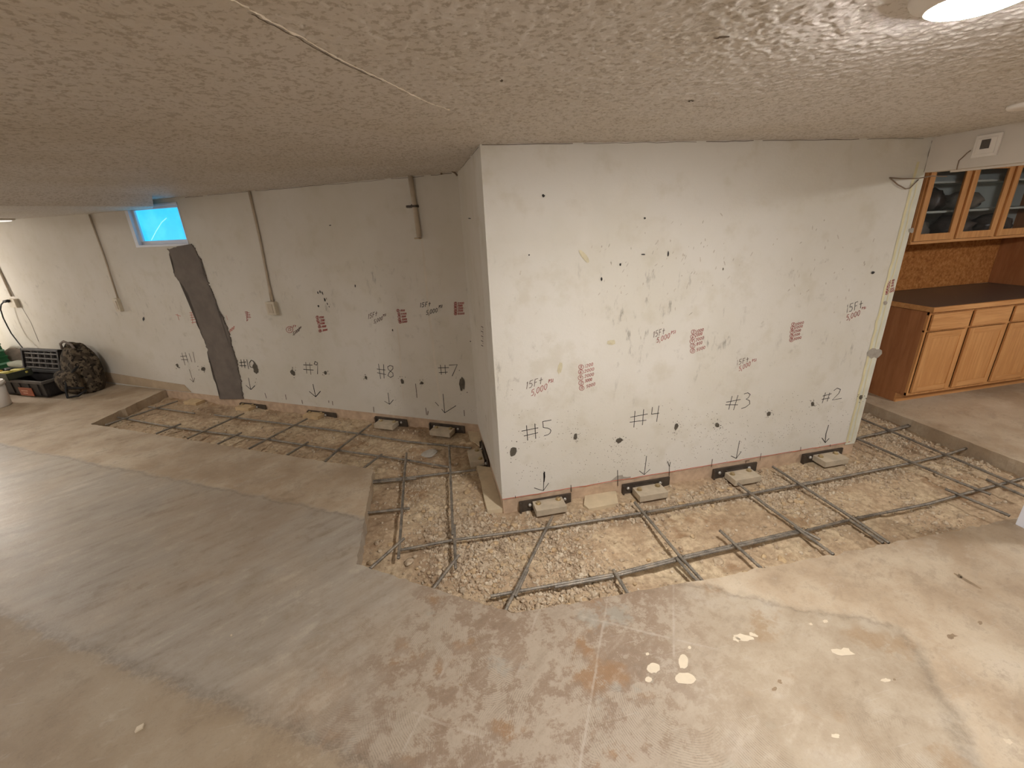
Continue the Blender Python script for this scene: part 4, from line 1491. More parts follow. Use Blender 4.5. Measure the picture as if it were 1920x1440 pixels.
# window: frame, pane, diagonal line
bm = bmesh.new()
fr = .022
for lo, hi in (((W0, -.006, WZ0), (W1, .09, WZ0 + fr)), ((W0, -.006, WZ1 - fr), (W1, .09, WZ1)), ((W0, -.006, WZ0), (W0 + .012, .09, WZ1)), ((W1 - .05, -.004, WZ0), (W1, .09, WZ1))):
    box(bm, lo, hi, MB, .003)
win = obj('window_1', bm, 'vinyl')
tag(win, 'small white framed basement window filled with blue light', kind='structure')
bm = bmesh.new()
for lo, hi in (((W0 + .012, .03, WZ0 + fr), (W1 - .05, .07, WZ0 + .06)), ((W0 + .012, .03, WZ1 - .045), (W1 - .05, .07, WZ1 - fr)), ((W0 + .012, .03, WZ0), (W0 + .022, .07, WZ1 - fr)), ((W1 - .085, .03, WZ0), (W1 - .05, .07, WZ1 - fr))):
    box(bm, lo, hi, MB, .003)
obj('window_sash', bm, 'vinyl', win)
bm = bmesh.new()
box(bm, (W0 + .02, .05, WZ0 + .055), (W1 - .082, .056, WZ1 - .04), MB)
obj('window_pane', bm, 'window', win)['label'] = 'glowing blue pane'
bm = bmesh.new()
ribbon(bm, [back(*p, -.049) for p in [(284, 450), (293, 433), (303, 417), (312, 409)]], .008, -NB)
ribbon(bm, [back(*p, -.049) for p in [(240, 393), (246, 412), (255, 452)]], .014, -NB)
obj('film_crease', bm, 'window_line', win)


def conduit(pts, r, m='pvc'):
    bm = bmesh.new()
    tube(bm, pts, r, 10)
    return bm


# conduit beside number 9: two runs into an open box
root = empty('conduit', back(514, 577, 0.03), 'painted conduit dropping to a small outlet box right of the mortar strip', 'conduit')


def child(bm, name, m, par, smooth=False):
    o = obj(name, bm, m, par, smooth)
    o.matrix_parent_inverse = Matrix.Translation(-par.location)
    return o


child(conduit([back(467, 358, .012), back(487, 448, .012), back(503, 530, .012), back(513, 570, .016)], .0115), 'pipe', 'pvc', root, True)
child(conduit([back(497, 500, .008), back(503, 536, .008), back(509, 569, .014)], .007), 'pipe', 'pvc', root, True)
c = back(514, 577, 0)
Mx = frame_mat(c, DB, NB, V(0, 0, 1))
bm = bmesh.new()
box(bm, (-.055, -.045, -.065), (.055, .0, .065), Mx, .004)
child(bm, 'outlet_box', 'box', root)
bm = bmesh.new()
box(bm, (-.03, -.050, -.045), (.03, -.044, .045), Mx, .002)
child(bm, 'cover_plate', 'pvc', root)
# conduit further left
root = empty('conduit', back(224, 571, 0.03), 'thin painted conduit and small box left of the window', 'conduit')
child(conduit([back(167, 402, .01), back(195, 480, .01), back(221, 560, .014)], .009), 'pipe', 'pvc', root, True)
Mx = frame_mat(back(225, 571, 0), DB, NB, V(0, 0, 1))
bm = bmesh.new()
box(bm, (-.04, -.04, -.075), (.04, .0, .075), Mx, .004)
child(bm, 'outlet_box', 'box', root)
bm = bmesh.new()
box(bm, (-.022, -.046, -.05), (.022, -.039, .05), Mx, .002)
child(bm, 'switch_plate', 'pvc', root)
# conduit at the left edge with the plugged cord
root = empty('conduit', back(30, 568, 0.03), 'painted conduit and outlet box at the far left holding a black plug', 'conduit')
child(conduit([back(-40, 435, .012), back(-2, 505, .012), back(22, 556, .016)], .012), 'pipe', 'pvc', root, True)
Mx = frame_mat(back(30, 567, 0), DB, NB, V(0, 0, 1))
bm = bmesh.new()
box(bm, (-.075, -.045, -.06), (.075, .0, .05), Mx, .004)
child(bm, 'outlet_box', 'box', root)
bm = bmesh.new()
ribbon(bm, [back(40, 575, .002), back(58, 605, .002), back(72, 640, .002)], .008, -NB)
obj('scratch_line', bm, 'ink_faint', back_wall)
# capped pipe near the inside corner with a strap
root = empty('pipe', back(780, 390, 0.03), 'capped painted pipe hanging from the ceiling near the inside corner', 'pipe')
child(conduit([back(769, 329, .028), back(778, 390, .028), back(786, 444, .028)], .020), 'pipe_body', 'pvc', root, True)
bm = bmesh.new()
Mx = frame_mat(back(776.5, 387, 0), DB, NB, V(0, 0, 1))
box(bm, (-.045, -.052, -.008), (.045, -.044, .008), Mx, .002)
for s in (-1, 1):
    box(bm, (s * .032 - .012, -.046, -.009), (s * .032 + .012, 0, .009), Mx, .002)
child(bm, 'strap', 'dark_steel', root)
bm = bmesh.new()
box(bm, (-.022, -.05, -.012), (.022, -.006, .0), frame_mat(back(786.5, 445, 0), DB, NB, V(0, 0, 1)), .004)
child(bm, 'pipe_end', 'dust_band', root)
# dangling torn wire at the corner under the ceiling
bm = bmesh.new()
tube(bm, [back(823, 318, .03), back(835, 318, .05), back(846, 320, .05), back(853, 324, .04), back(857, 329, .02)], .007, 6)
tube(bm, [back(823, 318, .03), back(826, 322, .03), back(828, 327, .02)], .008, 6)
tag(obj('loose_wire', bm, 'cable_brown', None, True), 'short brown wire torn loose at the inside ceiling corner', 'wire')
# thin upright streaks tinted onto the back wall
bm = bmesh.new()
for x0, y0, x1, y1, wd in [(791, 450, 804, 590, .02), (804, 590, 826, 756, .022), (744, 612, 757, 748, .015)]:
    ribbon(bm, [back(x0 + (x1 - x0) * i / 6 + RNG.normal(0, .6), y0 + (y1 - y0) * i / 6, .0006) for i in range(7)], wd, -NB)
obj('upright_streak', bm, plain('streak_tint', lin(204, 194, 178), .8, 0, .06, 10), back_wall)

# ------------------------------------------------------------------ ceiling seam, marks and lamps
bm = bmesh.new()
sp = [at_z(x, y, H - .0015) for x, y in [(425, -8), (470, 18), (500, 36), (560, 66), (610, 96), (650, 118), (700, 141), (740, 160), (770, 176), (800, 191), (850, 208)]]
fine = []
for a, b in zip(sp, sp[1:]):
    for i in range(6):
        fine.append(a.lerp(b, i / 6) + V(RNG.normal(0, .0012), RNG.normal(0, .0012), 0))
tube(bm, fine, .0045, 5, True, [abs(RNG.normal(.0018, .0011)) + .0008 for _ in fine])
obj('seam_ridge', bm, 'seam', ceil)
bm = bmesh.new()
ribbon(bm, [p + V(-.008, .003, -.0012) for p in fine[8:40]], .0028, V(0, 0, -1))
obj('seam_crack', bm, 'crack', ceil)
bm = bmesh.new()
for x, y, rx, ry, ro in [(1356, 69.5, 11, 2.6, -.15), (1343, 72, 5, 1.5, 0), (1295, 190, 6, 1.5, 0), (940, 151, 3, 3, .6), (1265, 268, 1.4, 1.4, 0)]:
    blob(bm, lambda a, b, o=0: at_z(a, b, H - .002), V(0, 0, -1), x, y, rx, ry, ro, 9)
obj('nail_gouge', bm, 'crack', ceil)['label'] = 'small dark gouges in the ceiling'
# hairline cracks where walls meet the ceiling
for par, nr, pl in [(near_wall, V(0, -1, 0), [V(x, YN - .001, H - .006 + RNG.normal(0, .0012)) for x in np.arange(XC + .01, XR, .06)]),
                    (return_wall, V(-1, 0, 0), [V(XC - .001, y, H - .006 + RNG.normal(0, .0012)) for y in np.arange(YN + .05, YB - .1, .06)]),
                    (back_wall, -NB, [bw(s, H - .008 + RNG.normal(0, .0018), .001) for s in np.arange(.05, 3.0, .06)])]:
    bm = bmesh.new()
    k_ = 0
    while k_ < len(pl) - 2:
        m_ = int(RNG.integers(3, 9))
        ribbon(bm, pl[k_:k_ + m_], RNG.uniform(.0018, .0038), nr)
        k_ += m_ - 1 + int(RNG.random() < .4)
    obj('hairline_crack', bm, 'crack', par)
bm = bmesh.new()
ribbon(bm, [V(XR - .012, YN - .001, z) + V(RNG.normal(0, .002), 0, 0) for z in np.arange(1.93, H, .025)], .005, V(0, -1, 0))
obj('hairline_crack', bm, 'crack', near_wall)
# bulge at the top of the back wall
bm = bmesh.new()
tube(bm, [back(x, y, .012) for x, y in [(425, 362), (470, 353), (500, 350), (522, 352)]], .02, 8, True, [.004, .014, .014, .004])
obj('sag_ridge', bm, 'ceiling', ceil, True)


def disc_lamp(x, y, power, col, label, r, dep, z=H, puck=False):
    root = empty('ceiling_lamp', (x, y, z), label, 'lamp', 0, 'round disc ceiling lamps')
    bm = bmesh.new()
    lathe(bm, [(r * 1.36, -.0005), (r * 1.36, -.008), (r * 1.30, -.014), (r * 1.08, -.018), (r * 1.0, -.016), (r * 0.9, -.014)], 40)
    if puck:        # flat puck: opaque side, only its face glows
        bm.free()
        bm = bmesh.new()
        lathe(bm, [(r * 1.42, -.0005), (r * 1.42, -.008), (r * 1.36, -.016), (r * 1.16, -dep + .010), (r * 1.06, -dep), (r * 1.0, -dep), (r * .98, -dep + .006)], 40)
    obj('rim', bm, 'white_plastic', root, True)
    bm = bmesh.new()
    if puck:
        lathe(bm, [(r * .99, -dep + .004), (r * .97, -dep - .003), (r * .8, -dep - .007), (r * .1, -dep - .010)], 32)
        obj('diffuser', bm, mat_emit('lamp_diffuser', col, power), root, True)
        return root
    lathe(bm, [(r * 1.0, -.015), (r * .99, -dep * .72), (r * .93, -dep * .88), (r * .75, -dep * .97), (r * .1, -dep)], 32)
    obj('diffuser', bm, mat_emit('lamp_diffuser', col, power), root, True)
    return root


LL = ['glowing round disc lamp on the ceiling at upper right', 'disc lamp on the ceiling behind the viewer', 'added unseen fill lamp on the ceiling behind the viewer on the left',
      'added unseen fill lamp on the ceiling over the left floor', 'disc lamp on the ceiling over the kitchen side']
for i, (x, y, wt, cl, rr_, dp_) in enumerate(LAMPS):
    disc_lamp(x, y, wt, cl, LL[i], rr_, dp_, H, i == 0)
c = at_z(14, 411, ZS)
disc_lamp(c.x, c.y - .1, 0.8, LAMP_WARM, 'small dim disc lamp under the soffit at the far left', .09, .03, ZS)
# unseen globe on a tripod beyond the left edge, added to brighten the left side
c = bw(7.5, 0, 1.0)
wk = empty('added_fill_light', c, 'added fill globe on a tripod, unseen beyond the left edge', 'lamp')
bm = bmesh.new()
bmesh.ops.create_uvsphere(bm, u_segments=20, v_segments=12, radius=.11)
for v in bm.verts:
    v.co.z += 1.25
obj('globe', bm, mat_emit('fill_globe_diffuser', (1.0, 0.97, 0.93), 135.0), wk, True)
bm = bmesh.new()
tube(bm, [V(0, 0, .5), V(0, 0, 1.14)], .014, 8)
obj('pole', bm, 'black_plastic', wk)
for k in range(3):
    bm = bmesh.new()
    a_ = k * 2.094 + .3
    tube(bm, [V(0, 0, .62), V(.34 * math.cos(a_), .34 * math.sin(a_), .012)], .011, 8)
    obj('leg', bm, 'black_plastic', wk)
# faint ring on the ceiling at right
c = at_z(1905, 196, H)
bm = bmesh.new()
lathe(bm, [(.075, -.0002), (.075, -.012), (.068, -.018), (.05, -.020)], 32, Matrix.Translation((c.x + .04, c.y - .03, H)))
tag(obj('blanking_disc', bm, 'white_plastic', None, True), 'flat white round blanking disc on the ceiling at right', 'ceiling disc')

# ------------------------------------------------------------------ header beam, fittings, post
hb = bx('beam_header', (XR - .012, -1.0, 1.926), (XR + .10, YN, H), 'wall_plain')
tag(hb, 'painted header running from the wall end over the kitchen opening', kind='structure')
bx('beam_edge', (XR + .03, -1.0, 1.914), (XR + .075, YN - .12, 1.926), 'cable_pale', hb)
HX = V(XR - .012, 0, 0)


def hd(x, y, off=0.0):
    return at_pl(x, y, HX - V(off, 0, 0), V(1, 0, 0))


a, b = hd(1822, 297), hd(1884, 247)
root = empty('wall_box', (XR - .012, (a.y + b.y) / 2, (a.z + b.z) / 2), 'white blank plate with a dark square opening on the header', 'wall plate')
hwid, hh_ = abs(a.y - b.y) / 2, (b.z - a.z) / 2
bx('plate', (-.012, -hwid, -hh_), (0, hwid, hh_), 'white_plastic', root, .003)
bx('plate_frame', (-.016, -hwid * .75, -hh_ * .72), (-.011, hwid * .75, hh_ * .72), 'white_plastic', root, .003)
p0, p1 = hd(1836, 280, .02), hd(1858, 260, .02)
bx('opening', (-.020, min(p0.y, p1.y) - root.location.y, min(p0.z, p1.z) - root.location.z), (-.014, max(p0.y, p1.y) - root.location.y, max(p0.z, p1.z) - root.location.z), 'grey_plastic', root, .001)
bm = bmesh.new()
tube(bm, [hd(1820, 282, .006), hd(1813, 287, .008), hd(1806, 294, .008), hd(1798, 301, .008), hd(1795, 312, .008), hd(1794, 318, .01)], .0028, 6)
tag(obj('cable', bm, 'cable_brown', None, True), 'thin cable hanging from the plate on the header', 'cable')
bm = bmesh.new()
tube(bm, [near(1668, 333, .006), near(1690, 335, .012), near(1722, 334.5, .012), near(1747, 330, .012), near(1775, 331, -.05)], .0035, 6)
tube(bm, [near(1668, 333, .006), near(1683, 346, .012), near(1698, 354, .014), near(1706, 353, .012), near(1722, 337, .006)], .0035, 6)
tag(obj('cable', bm, 'cable_brown', None, True), 'looped loose cable at the top right wall end', 'cable')
bm = bmesh.new()
c = at_z(1919, 990, 0)
post = bx('trim_1', (c.x - .005, c.y - .16, 0), (c.x + .12, c.y + .035, H), 'vinyl', None, .004)
tag(post, 'white post standing on the slab at the right edge', kind='structure')

# ------------------------------------------------------------------ oak cabinet run
KX0 = 4.245
KX1 = 6.10
YF = 2.88
KB = 3.62
base = empty('base_cabinet', (KX0, YF, 0), 'oak base cabinet run with three drawers over panel doors', 'cabinet')


def ch(name, lo, hi, m, par, bevel=0.0):
    """box in world coordinates, parented to an unrotated empty or a child of one"""
    bm = bmesh.new()
    o0 = par.location if par.parent is None else par.parent.location
    box(bm, Vector(lo) - o0, Vector(hi) - o0, None, bevel)
    return obj(name, bm, m, par)


ch('side_panel', (KX0, YF + .0195, .09), (KX0 + .018, KB, .86), 'oak_dark', base)
ch('side_panel', (KX0, YF + .0905, 0), (KX0 + .018, KB, .0895), 'oak_dark', base)
ch('side_panel', (KX1 - .018, YF + .0915, 0), (KX1, KB, .86), 'oak_dark', base)
ch('toe_kick', (KX0, YF + .075, 0), (KX1, YF + .09, .095), 'oak_h', base)
ch('bottom_panel', (KX0 + .018, YF + .02, .092), (KX1 - .018, KB, .11), 'oak_dark', base)
ch('back_panel', (KX0 + .018, KB - .01, .1), (KX1 - .018, KB, .86), 'oak_dark', base)
bm = bmesh.new()
W = (KX1 - KX0) / 4
o0 = base.location
for i in range(5):
    xx = KX0 + W * i
    lo, hi = (xx - .02, xx + .02)
    lo, hi = max(lo, KX0), min(hi, KX1)
    box(bm, V(lo, YF, .09) - o0, V(hi, YF + .019, .865) - o0)
for z0, z1 in ((.09, .115), (.685, .70), (.835, .865)):
    box(bm, V(KX0, YF + .0005, z0) - o0, V(KX1, YF + .0185, z1) - o0)
obj('face_frame', bm, 'oak', base)


def panel_door(par, x0, x1, z0, z1, yf):
    bm = bmesh.new()
    st = .052
    o0 = par.location
    y0, y1 = yf - .019, yf - .0005
    box(bm, V(x0 + st, y0 + .006, z0 + st) - o0, V(x1 - st, y1, z1 - st) - o0, None, .003)
    d = obj('door', bm, 'oak', par)
    for a, b in ((x0, x0 + st), (x1 - st, x1)):
        bm = bmesh.new()
        box(bm, V(a, y0, z0) - o0, V(b, y1, z1) - o0, None, .003)
        obj('door_stile', bm, 'oak', d)
    for a, b in ((z0, z0 + st), (z1 - st, z1)):
        bm = bmesh.new()
        box(bm, V(x0 + st, y0 + .0005, a) - o0, V(x1 - st, y1, b) - o0, None, .003)
        obj('door_rail', bm, 'oak_h', d)
    return d


for i in range(4):
    x0, x1 = KX0 + W * i + .028, KX0 + W * (i + 1) - .012
    if i == 0:
        x0 += .0
    panel_door(base, x0, x1, .118, .682, YF)
    bm = bmesh.new()
    box(bm, V(x0, YF - .019, .70) - o0, V(x1, YF - .0005, .845) - o0, None, .004)
    obj('drawer', bm, 'oak_h', base)
ctr = empty('countertop', (KX0, YF, .865), 'dark laminate countertop with oak front edge on the base cabinets', 'countertop')
ch('top', (KX0 - .0, YF - .012, .867), (KX1, KB, .903), 'counter', ctr, .002)
ch('front_edge', (KX0 - .004, YF - .036, .866), (KX1, YF - .012, .908), 'oak_h', ctr, .004)
ch('side_edge', (KX0 - .018, YF - .036, .866), (KX0, KB, .908), 'oak_h', ctr, .003)
splash = bx('backsplash', (KX0 - .3, KB + .0, .905), (KX1, KB + .02, 1.40), 'cork', None)
tag(splash, 'cork patterned panel between counter and glass cabinet', 'backsplash')
tag(bx('hutch_side', (KX1 - .09, YF + .28, .905), (KX1 - .06, KB - .002, 1.40), 'oak_dark', None), 'brown veneer upright panel at the right end of the counter', 'panel')

# glazed wall cabinet
UY, UZ0, UZ1 = 3.19, 1.405, 2.06
up = empty('wall_cabinet', (KX0, UY, UZ0), 'oak wall cabinet with glass doors full of plastic bags', 'cabinet')
ch('side_panel', (KX0, UY + .02, UZ0), (KX0 + .018, KB, UZ1), 'oak_dark', up)
ch('side_panel', (KX1 - .018, UY + .02, UZ0), (KX1, KB, UZ1), 'oak_dark', up)
ch('bottom_panel', (KX0, UY - .004, UZ0), (KX1, KB, UZ0 + .022), 'oak_h', up)
ch('top_panel', (KX0, UY + .02, UZ1 - .02), (KX1, KB, UZ1), 'oak_h', up)
ch('back_panel', (KX0 + .018, KB - .012, UZ0 + .022), (KX1 - .018, KB, UZ1 - .02), 'cab_inside', up)
ch('shelf', (KX0 + .018, UY + .05, 1.655), (KX1 - .018, KB - .012, 1.672), 'cab_inside', up)
ch('shelf', (KX0 + .018, UY + .05, 1.895), (KX1 - .018, KB - .012, 1.91), 'cab_inside', up)
bm = bmesh.new()
o0 = up.location
for i in range(5):
    xx = KX0 + W * i
    lo, hi = max(xx - .018, KX0), min(xx + .018, KX1)
    box(bm, V(lo, UY, UZ0 + .02) - o0, V(hi, UY + .019, UZ1) - o0)
obj('face_frame', bm, 'oak', up)
for i in range(4):
    x0, x1 = KX0 + W * i + .010, KX0 + W * (i + 1) - .020
    z0, z1 = UZ0 + .026, UZ1 - .01
    bm = bmesh.new()
    st = .058
    y0, y1 = UY - .019, UY - .001
    box(bm, V(x0, y0, z0) - o0, V(x0 + st, y1, z1) - o0, None, .003)
    box(bm, V(x1 - st, y0, z0) - o0, V(x1, y1, z1) - o0, None, .003)
    box(bm, V(x0 + st, y0 + .0005, z0) - o0, V(x1 - st, y1, z0 + st) - o0, None, .003)
    box(bm, V(x0 + st, y0 + .0005, z1 - st) - o0, V(x1 - st, y1, z1) - o0, None, .003)
    d = obj('door', bm, 'oak', up)
    bm = bmesh.new()
    box(bm, V(x0 + st - .004, y0 + .007, z0 + st - .004) - o0, V(x1 - st + .004, y0 + .010, z1 - st + .004) - o0)
    obj('glass_pane', bm, 'glass', d)
KSOF = bx('trim_2', (KX0 - .3, UY + .03, UZ1), (KX1 + .3, KB + .05, H), 'wall_plain')
tag(KSOF, 'painted bulkhead above the glass cabinet', kind='structure')


def lump(name, c, sx, sy, sz, m, label, cat, seed, group=None, sub=3, amp=.28, fr=2.6):
    bm = bmesh.new()
    bmesh.ops.create_icosphere(bm, subdivisions=sub, radius=1.0)
    off = Vector((seed * 3.1, seed * 1.7, seed))
    for v in bm.verts:
        n1 = noise.noise(v.co * fr + off)
        n2 = noise.noise(v.co * fr * 2.7 + off)
        k = 1 + amp * n1 + amp * .45 * n2
        p = v.co * k
        p.z = max(p.z, -.72)
        v.co = V(p.x * sx, p.y * sy, (p.z + .72) * sz)
    o = obj(name, bm, m, None, True)
    o.location = c
    return tag(o, label, cat, group)


lump('plastic_bag', (KX0 + .27, 3.42, UZ0 + .022), .15, .12, .11, 'bag_clear', 'grey plastic bag on cabinet bottom behind the left glass door', 'bag', 1)
lump('plastic_bag', (KX0 + .40, 3.42, 1.672), .10, .12, .11, 'bag_dark', 'dark bag on the shelf behind the left glass door', 'bag', 2)
lump('plastic_bag', (KX0 + .70, 3.40, UZ0 + .022), .18, .14, .12, 'bag_dark', 'dark bag on cabinet bottom behind the second glass door', 'bag', 3)
lump('plastic_bag', (KX0 + .72, 3.40, 1.672), .19, .13, .09, 'bag_clear', 'crumpled grey bag on the shelf behind the second glass door', 'bag', 4)
lump('plastic_bag', (KX0 + 1.18, 3.40, UZ0 + .022), .19, .14, .11, 'bag_dark', 'black bag on cabinet bottom behind the third glass door', 'bag', 5)

# ------------------------------------------------------------------ tools and bags at the left
# toolbox: front edge along the wall direction
t0, t1 = at_z(7, 739.5, 0), at_z(92, 747.5, 0)
axx = (t1 - t0).normalized()
ayy = V(-axx.y, axx.x, 0)
TW = (t1 - t0).length
TD, TH = .30, .215
rz = math.atan2(axx.y, axx.x)
tb = empty('toolbox', t0, 'open black rolling toolbox with lid up and a red label', 'toolbox', rz)


def tbx(name, lo, hi, m, par=tb, bevel=.004):
    bm = bmesh.new()
    box(bm, lo, hi, None, bevel)
    return obj(name, bm, m, par)


bm = bmesh.new()
wl_ = .02
for lo, hi in (((0, 0, .02), (TW, wl_, TH)), ((0, TD - wl_, .02), (TW, TD, TH)), ((0, wl_, .02), (wl_, TD - wl_, TH)), ((TW - wl_, wl_, .02), (TW, TD - wl_, TH)), ((0, 0, .02), (TW, TD, .05))):
    box(bm, lo, hi, None, .004)
for i in range(5):
    xx = .08 + i * (TW - .2) / 4
    box(bm, (xx, -.01, .04), (xx + .025, .002, TH - .04), None, .003)
obj('tub', bm, 'black_plastic', tb)
bm = bmesh.new()
for lo, hi in (((-.014, -.016, TH - .03), (TW + .014, .008, TH + .004)), ((-.014, TD - .008, TH - .03), (TW + .014, TD + .014, TH + .004)), ((-.014, 0, TH - .03), (.01, TD, TH + .004)), ((TW - .01, 0, TH - .03), (TW + .014, TD, TH + .004))):
    box(bm, lo, hi, None, .004)
obj('rim', bm, 'grey_plastic', tb)
for xx in (.05, TW - .05):
    bm = bmesh.new()
    lathe(bm, [(.022, -.018), (.03, -.012), (.03, .012), (.022, .018)], 16, Matrix.Translation((xx, TD - .03, .03)) @ Matrix.Rotation(math.pi / 2, 4, 'Y'))
    obj('wheel', bm, 'black_rubber', tb, True)
# lid, leaning back from the hinge
LZ = .30
tilt = Matrix.Translation((0, TD, TH)) @ Matrix.Rotation(math.radians(-12), 4, 'X')
lx0, lx1 = .04, TW - .10
bm = bmesh.new()
box(bm, (lx0, 0, 0), (lx1, .03, LZ), tilt, .006)
for lo, hi in (((lx0, -.05, LZ - .03), (lx1, 0, LZ)), ((lx0, -.05, 0), (lx0 + .03, 0, LZ)), ((lx1 - .03, -.05, 0), (lx1, 0, LZ)), ((lx0, -.04, 0), (lx1, 0, .04))):
    box(bm, lo, hi, tilt, .004)
lid = obj('lid', bm, 'black_plastic', tb)
bm = bmesh.new()
cols = 5
for j, zz in enumerate((.05, .11, .17, .23)):
    box(bm, (lx0 + .04, -.035, zz), (lx1 - .04, -.002, zz + .018), tilt, .002)
    for i in range(cols + 1):
        xx = lx0 + .04 + i * (lx1 - lx0 - .08 - .015) / cols
        box(bm, (xx, -.03, zz), (xx + .015, -.002, zz + .055), tilt, .002)
obj('lid_organiser', bm, 'grey_plastic', lid)
# cantilever tray at the left front, tilted to the viewer
trm = Matrix.Translation((-.02, -.06, TH + .01))
bm = bmesh.new()
tw, td = .40, .24
for lo, hi in (((0, 0, 0), (tw, td, .012)), ((0, 0, 0), (tw, .012, .085)), ((0, td - .012, 0), (tw, td, .085)), ((0, 0, 0), (.012, td, .085)), ((tw - .012, 0, 0), (tw, td, .085)), ((tw * .5, 0, 0), (tw * .5 + .01, td, .06))):
    box(bm, lo, hi, trm, .002)
obj('tray', bm, 'green_black', tb)
bm = bmesh.new()
lxa = .38
box(bm, (lxa, -.014, .02), (lxa + .24, -.004, .125), None, .003)
lb_ = obj('label_plate', bm, 'orange_label', tb)
lb_['label'] = 'red orange label plate'
bm = bmesh.new()
box(bm, (lxa + .05, -.0175, .08), (lxa + .17, -.0135, .092), None)
box(bm, (lxa + .07, -.0175, .05), (lxa + .15, -.0135, .06), None)
obj('label_print', bm, 'label_pale', lb_)
Mtb = Matrix.Translation(t0) @ Matrix.Rotation(rz, 4, 'Z')
for (xx, yy, ln_, an, mm, lb) in [(.09, .05, .13, .5, 'yellow', 'orange yellow tape measure in the toolbox tray'), (.27, .06, .12, .35, 'pale_yellow', 'pale yellow tool at the front of the tray'), (.30, .16, .14, .25, 'pale_yellow', 'pale yellow tool at the back of the tray'), (.12, .16, .12, -.3, 'black_rubber', 'black tool at the back of the tray')]:
    bm = bmesh.new()
    mt = Mtb @ trm @ Matrix.Translation((xx, yy, .05)) @ Matrix.Rotation(an, 4, 'Z')
    box(bm, (-ln_ / 2, -.03, -.035), (ln_ / 2, .03, .045), mt, .012)
    box(bm, (ln_ / 2 - .01, -.012, -.01), (ln_ / 2 + .04, .012, .015), mt, .004)
    tag(obj('hand_tool', bm, mm, None, True), lb, 'tool')

# camouflage backpack leaning on the wall
bc = bw((back(206, 712) - IC).dot(DB), 0, .24)
bp = empty('backpack', bc, 'dark camouflage backpack slumped against the wall behind the toolbox', 'backpack', math.atan2(-DB.y, -DB.x))
bm = bmesh.new()
bmesh.ops.create_icosphere(bm, subdivisions=4, radius=1.0)
for v in bm.verts:
    p = v.co.copy()
    # boxy, rounded top, wide base, leaning
    p.x = math.copysign(abs(p.x) ** .75, p.x)
    p.y = math.copysign(abs(p.y) ** .8, p.y)
    p.z = max(p.z, -.8)
    zz = (p.z + .8) / 1.8
    n1 = noise.noise(p * 2.3) * .12 + noise.noise(p * 6) * .05
    wx = .225 * (1.08 - .28 * zz)
    v.co = V(p.x * wx * (1 + n1) - .10 * zz, p.y * .17 * (1 + n1) * (1 - .15 * zz) + .07 * zz, zz * .60 * (1 + n1 * .4))
obj('pack_body', bm, 'camo', bp, True)
bm = bmesh.new()
bmesh.ops.create_icosphere(bm, subdivisions=3, radius=1.0)
for v in bm.verts:
    p = v.co.copy()
    p.x = math.copysign(abs(p.x) ** .6, p.x)
    p.z = math.copysign(abs(p.z) ** .6, p.z)
    v.co = V(p.x * .19 + .02, p.y * .08 - .17, p.z * .14 + .18)
obj('front_pocket', bm, 'camo', bp, True)
bm = bmesh.new()
tube(bm, [V(.17, -.10, .36), V(.12, -.22, .25), V(.11, -.27, .10), V(.14, -.29, .03), V(.24, -.24, .04), V(.29, -.16, .09)], .014, 6)
tube(bm, [V(.12, -.25, .13), V(.2, -.22, .13), V(.28, -.17, .12)], .012, 6)
obj('shoulder_strap', bm, 'black_rubber', bp, True)
bm = bmesh.new()
tube(bm, [V(-.17, -.02, .54), V(-.14, -.03, .61), V(-.08, -.02, .64), V(0, 0, .60), V(.03, 0, .55)], .014, 6)
obj('carry_handle', bm, 'grey_cloth', bp, True)

# grey soft bag behind, black case and pale lid at the left edge
c = back(34, 690, .09)
lump('soft_bag', (c.x, c.y, 0.0), .26, .075, .24, 'grey_cloth', 'grey soft bag against the wall behind the toolbox lid', 'bag', 8, None, 3, .15, 2.0)
cb = t0 + ayy * .335 - axx * .05
cs = empty('storage_case', cb, 'black storage case with a pale lid beside the toolbox at the left edge', 'case', rz)


def csb(name, lo, hi, m, bevel=.01):
    bm = bmesh.new()
    box(bm, lo, hi, None, bevel)
    return obj(name, bm, m, cs)


csb('case_body', (-.35, 0, 0), (.36, .11, .24), 'black_plastic')
csb('case_lid', (-.37, -.01, .242), (.38, .12, .30), 'lid_grey', .02)
csb('case_latch', (-.05, -.02, .20), (.07, -.008, .27), 'grey_plastic', .004)
# green ribbed crate on its end
gc = back(-6, 690, .30)
gr = empty('green_crate', (gc.x, gc.y, 0), 'dark green ribbed crate at the left edge', 'crate', math.atan2(-DB.y, -DB.x))
bm = bmesh.new()
box(bm, (-.30, -.12, 0), (.14, .12, .58), None, .02)
for v in bm.verts:
    v.co.x -= .16 * max(0, v.co.z - .1) / .7 * (1 if v.co.x > 0 else 0)
obj('crate_body', bm, 'green', gr)
for i in range(6):
    zz = .08 + i * .085
    xr_ = .14 - .16 * max(0, zz - .1) / .7
    bm = bmesh.new()
    box(bm, (-.31, -.135, zz), (xr_ + .012, .12, zz + .022), None, .004)
    obj('rib', bm, 'green_edge' if i in (2, 4) else 'green', gr)
# white bucket at the edge
bk = at_z(-8, 763, 0)
bkt = empty('bucket', (bk.x, bk.y, 0), 'white plastic bucket cut by the left edge', 'bucket')
bm = bmesh.new()
lathe(bm, [(.125, 0), (.135, .01), (.152, .30), (.149, .30), (.130, .015)], 32)
obj('pail', bm, 'white_plastic', bkt, True)
bm = bmesh.new()
lathe(bm, [(.153, .255), (.161, .257), (.161, .285), (.153, .288)], 32)
obj('bucket_rim', bm, 'white_plastic', bkt, True)
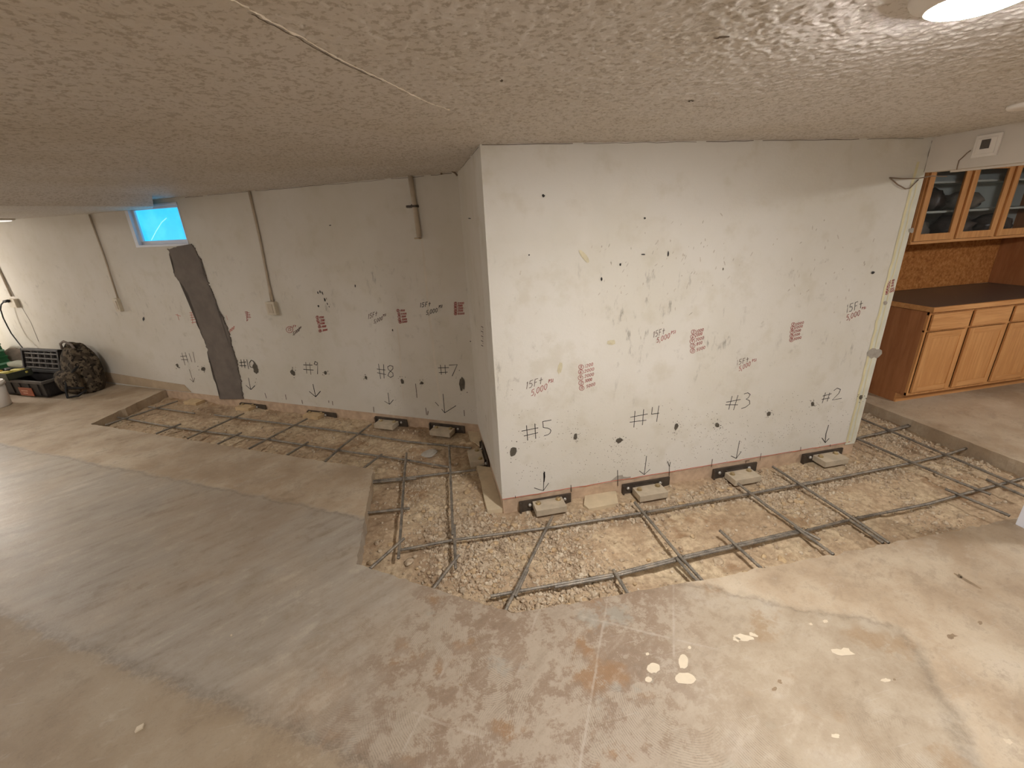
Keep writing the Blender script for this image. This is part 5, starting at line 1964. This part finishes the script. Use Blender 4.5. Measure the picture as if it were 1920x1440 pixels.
# black power cord from the outlet to the floor
bm = bmesh.new()
cord = [back(17, 564, .06), back(8, 565, .07), back(2, 571, .09), back(1, 580, .1), back(6, 596, .1), back(14, 612, .1), back(21, 625, .1), back(34, 642, .12), back(45, 656, .16), back(50, 668, .2)]
tube(bm, cord, .008, 6)
tube(bm, [back(16, 564, .06), back(8, 565.5, .065)], .018, 8)
tag(obj('power_cord', bm, 'black_rubber', None, True), 'black power cord plugged in at the far left wall', 'cord')

# ------------------------------------------------------------------ small things on the floor
def fl(x, y, o=0.0):
    return at_z(x, y, 0.0012)


for x, y, rx, ry, ro in [(1225, 1252, 12, 10, .1), (1281, 1240, 10, 13, 0), (1285, 1272, 22, 10, .1), (1216, 1274, 7, 5, 0), (1293, 1214, 3, 3, 0), (1214, 1226, 3, 3, 0)]:
    bm = bmesh.new()
    blob(bm, fl, V(0, 0, 1), x, y, rx, ry, ro, 18, .12)
    obj('paint_splotch', bm, 'splotch', floor)
bm = bmesh.new()
for x, y, rx, ry in [(1395, 1195, 16, 6), (1380, 1198, 8, 4), (1412, 1190, 8, 4), (1580, 1222, 16, 8), (1566, 1380, 9, 4), (1548, 1165, 4, 4), (1520, 1170, 4, 2), (1660, 1275, 7, 4), (1890, 1390, 8, 5), (1500, 960, 0.1, .1)]:
    blob(bm, fl, V(0, 0, 1), x, y, rx, ry, .2, 12, .45)
obj('paint_smear', bm, 'splotch', floor)['kind'] = 'stuff'
bm = bmesh.new()
for x, y, rx, ry, ro in [(1815, 1090, 26, 3, .55), (1800, 1080, 8, 3, .4), (1785, 1193, 9, 4, .2), (1838, 1168, 6, 3, .2), (864, 1284, 3, 2.5, 0), (1677, 1274, 3, 2, 0), (1462, 1278, 5, 4, 0), (1452, 1292, 5, 3.5, 0)]:
    blob(bm, fl, V(0, 0, 1), x, y, rx, ry, ro, 12, .4)
obj('dark_smear', bm, plain('dark_floor_stain', lin(138, 118, 94), .8, 0, .2, 30), floor)['kind'] = 'stuff'
for px, sz, lb in [((262, 1366), (.03, .017, .008), 'pale chip lying on the floor at lower left'), ((434, 1192), (.009, .007, .005), 'tiny pale chip on the grey floor band')]:
    c = at_z(*px, 0)
    bm = bmesh.new()
    poly_prism(bm, [V(-sz[0] / 2, -sz[1] / 2, 0), V(sz[0] * .3, -sz[1] * .6, 0), V(sz[0] / 2, sz[1] * .3, 0), V(-sz[0] * .2, sz[1] / 2, 0)], V(0, 0, sz[2]))
    o = obj('concrete_chip', bm, 'splotch')
    o.location = (c.x, c.y, 0.0005)
    o.rotation_euler = (0, 0, .6)
    tag(o, lb, 'chip')
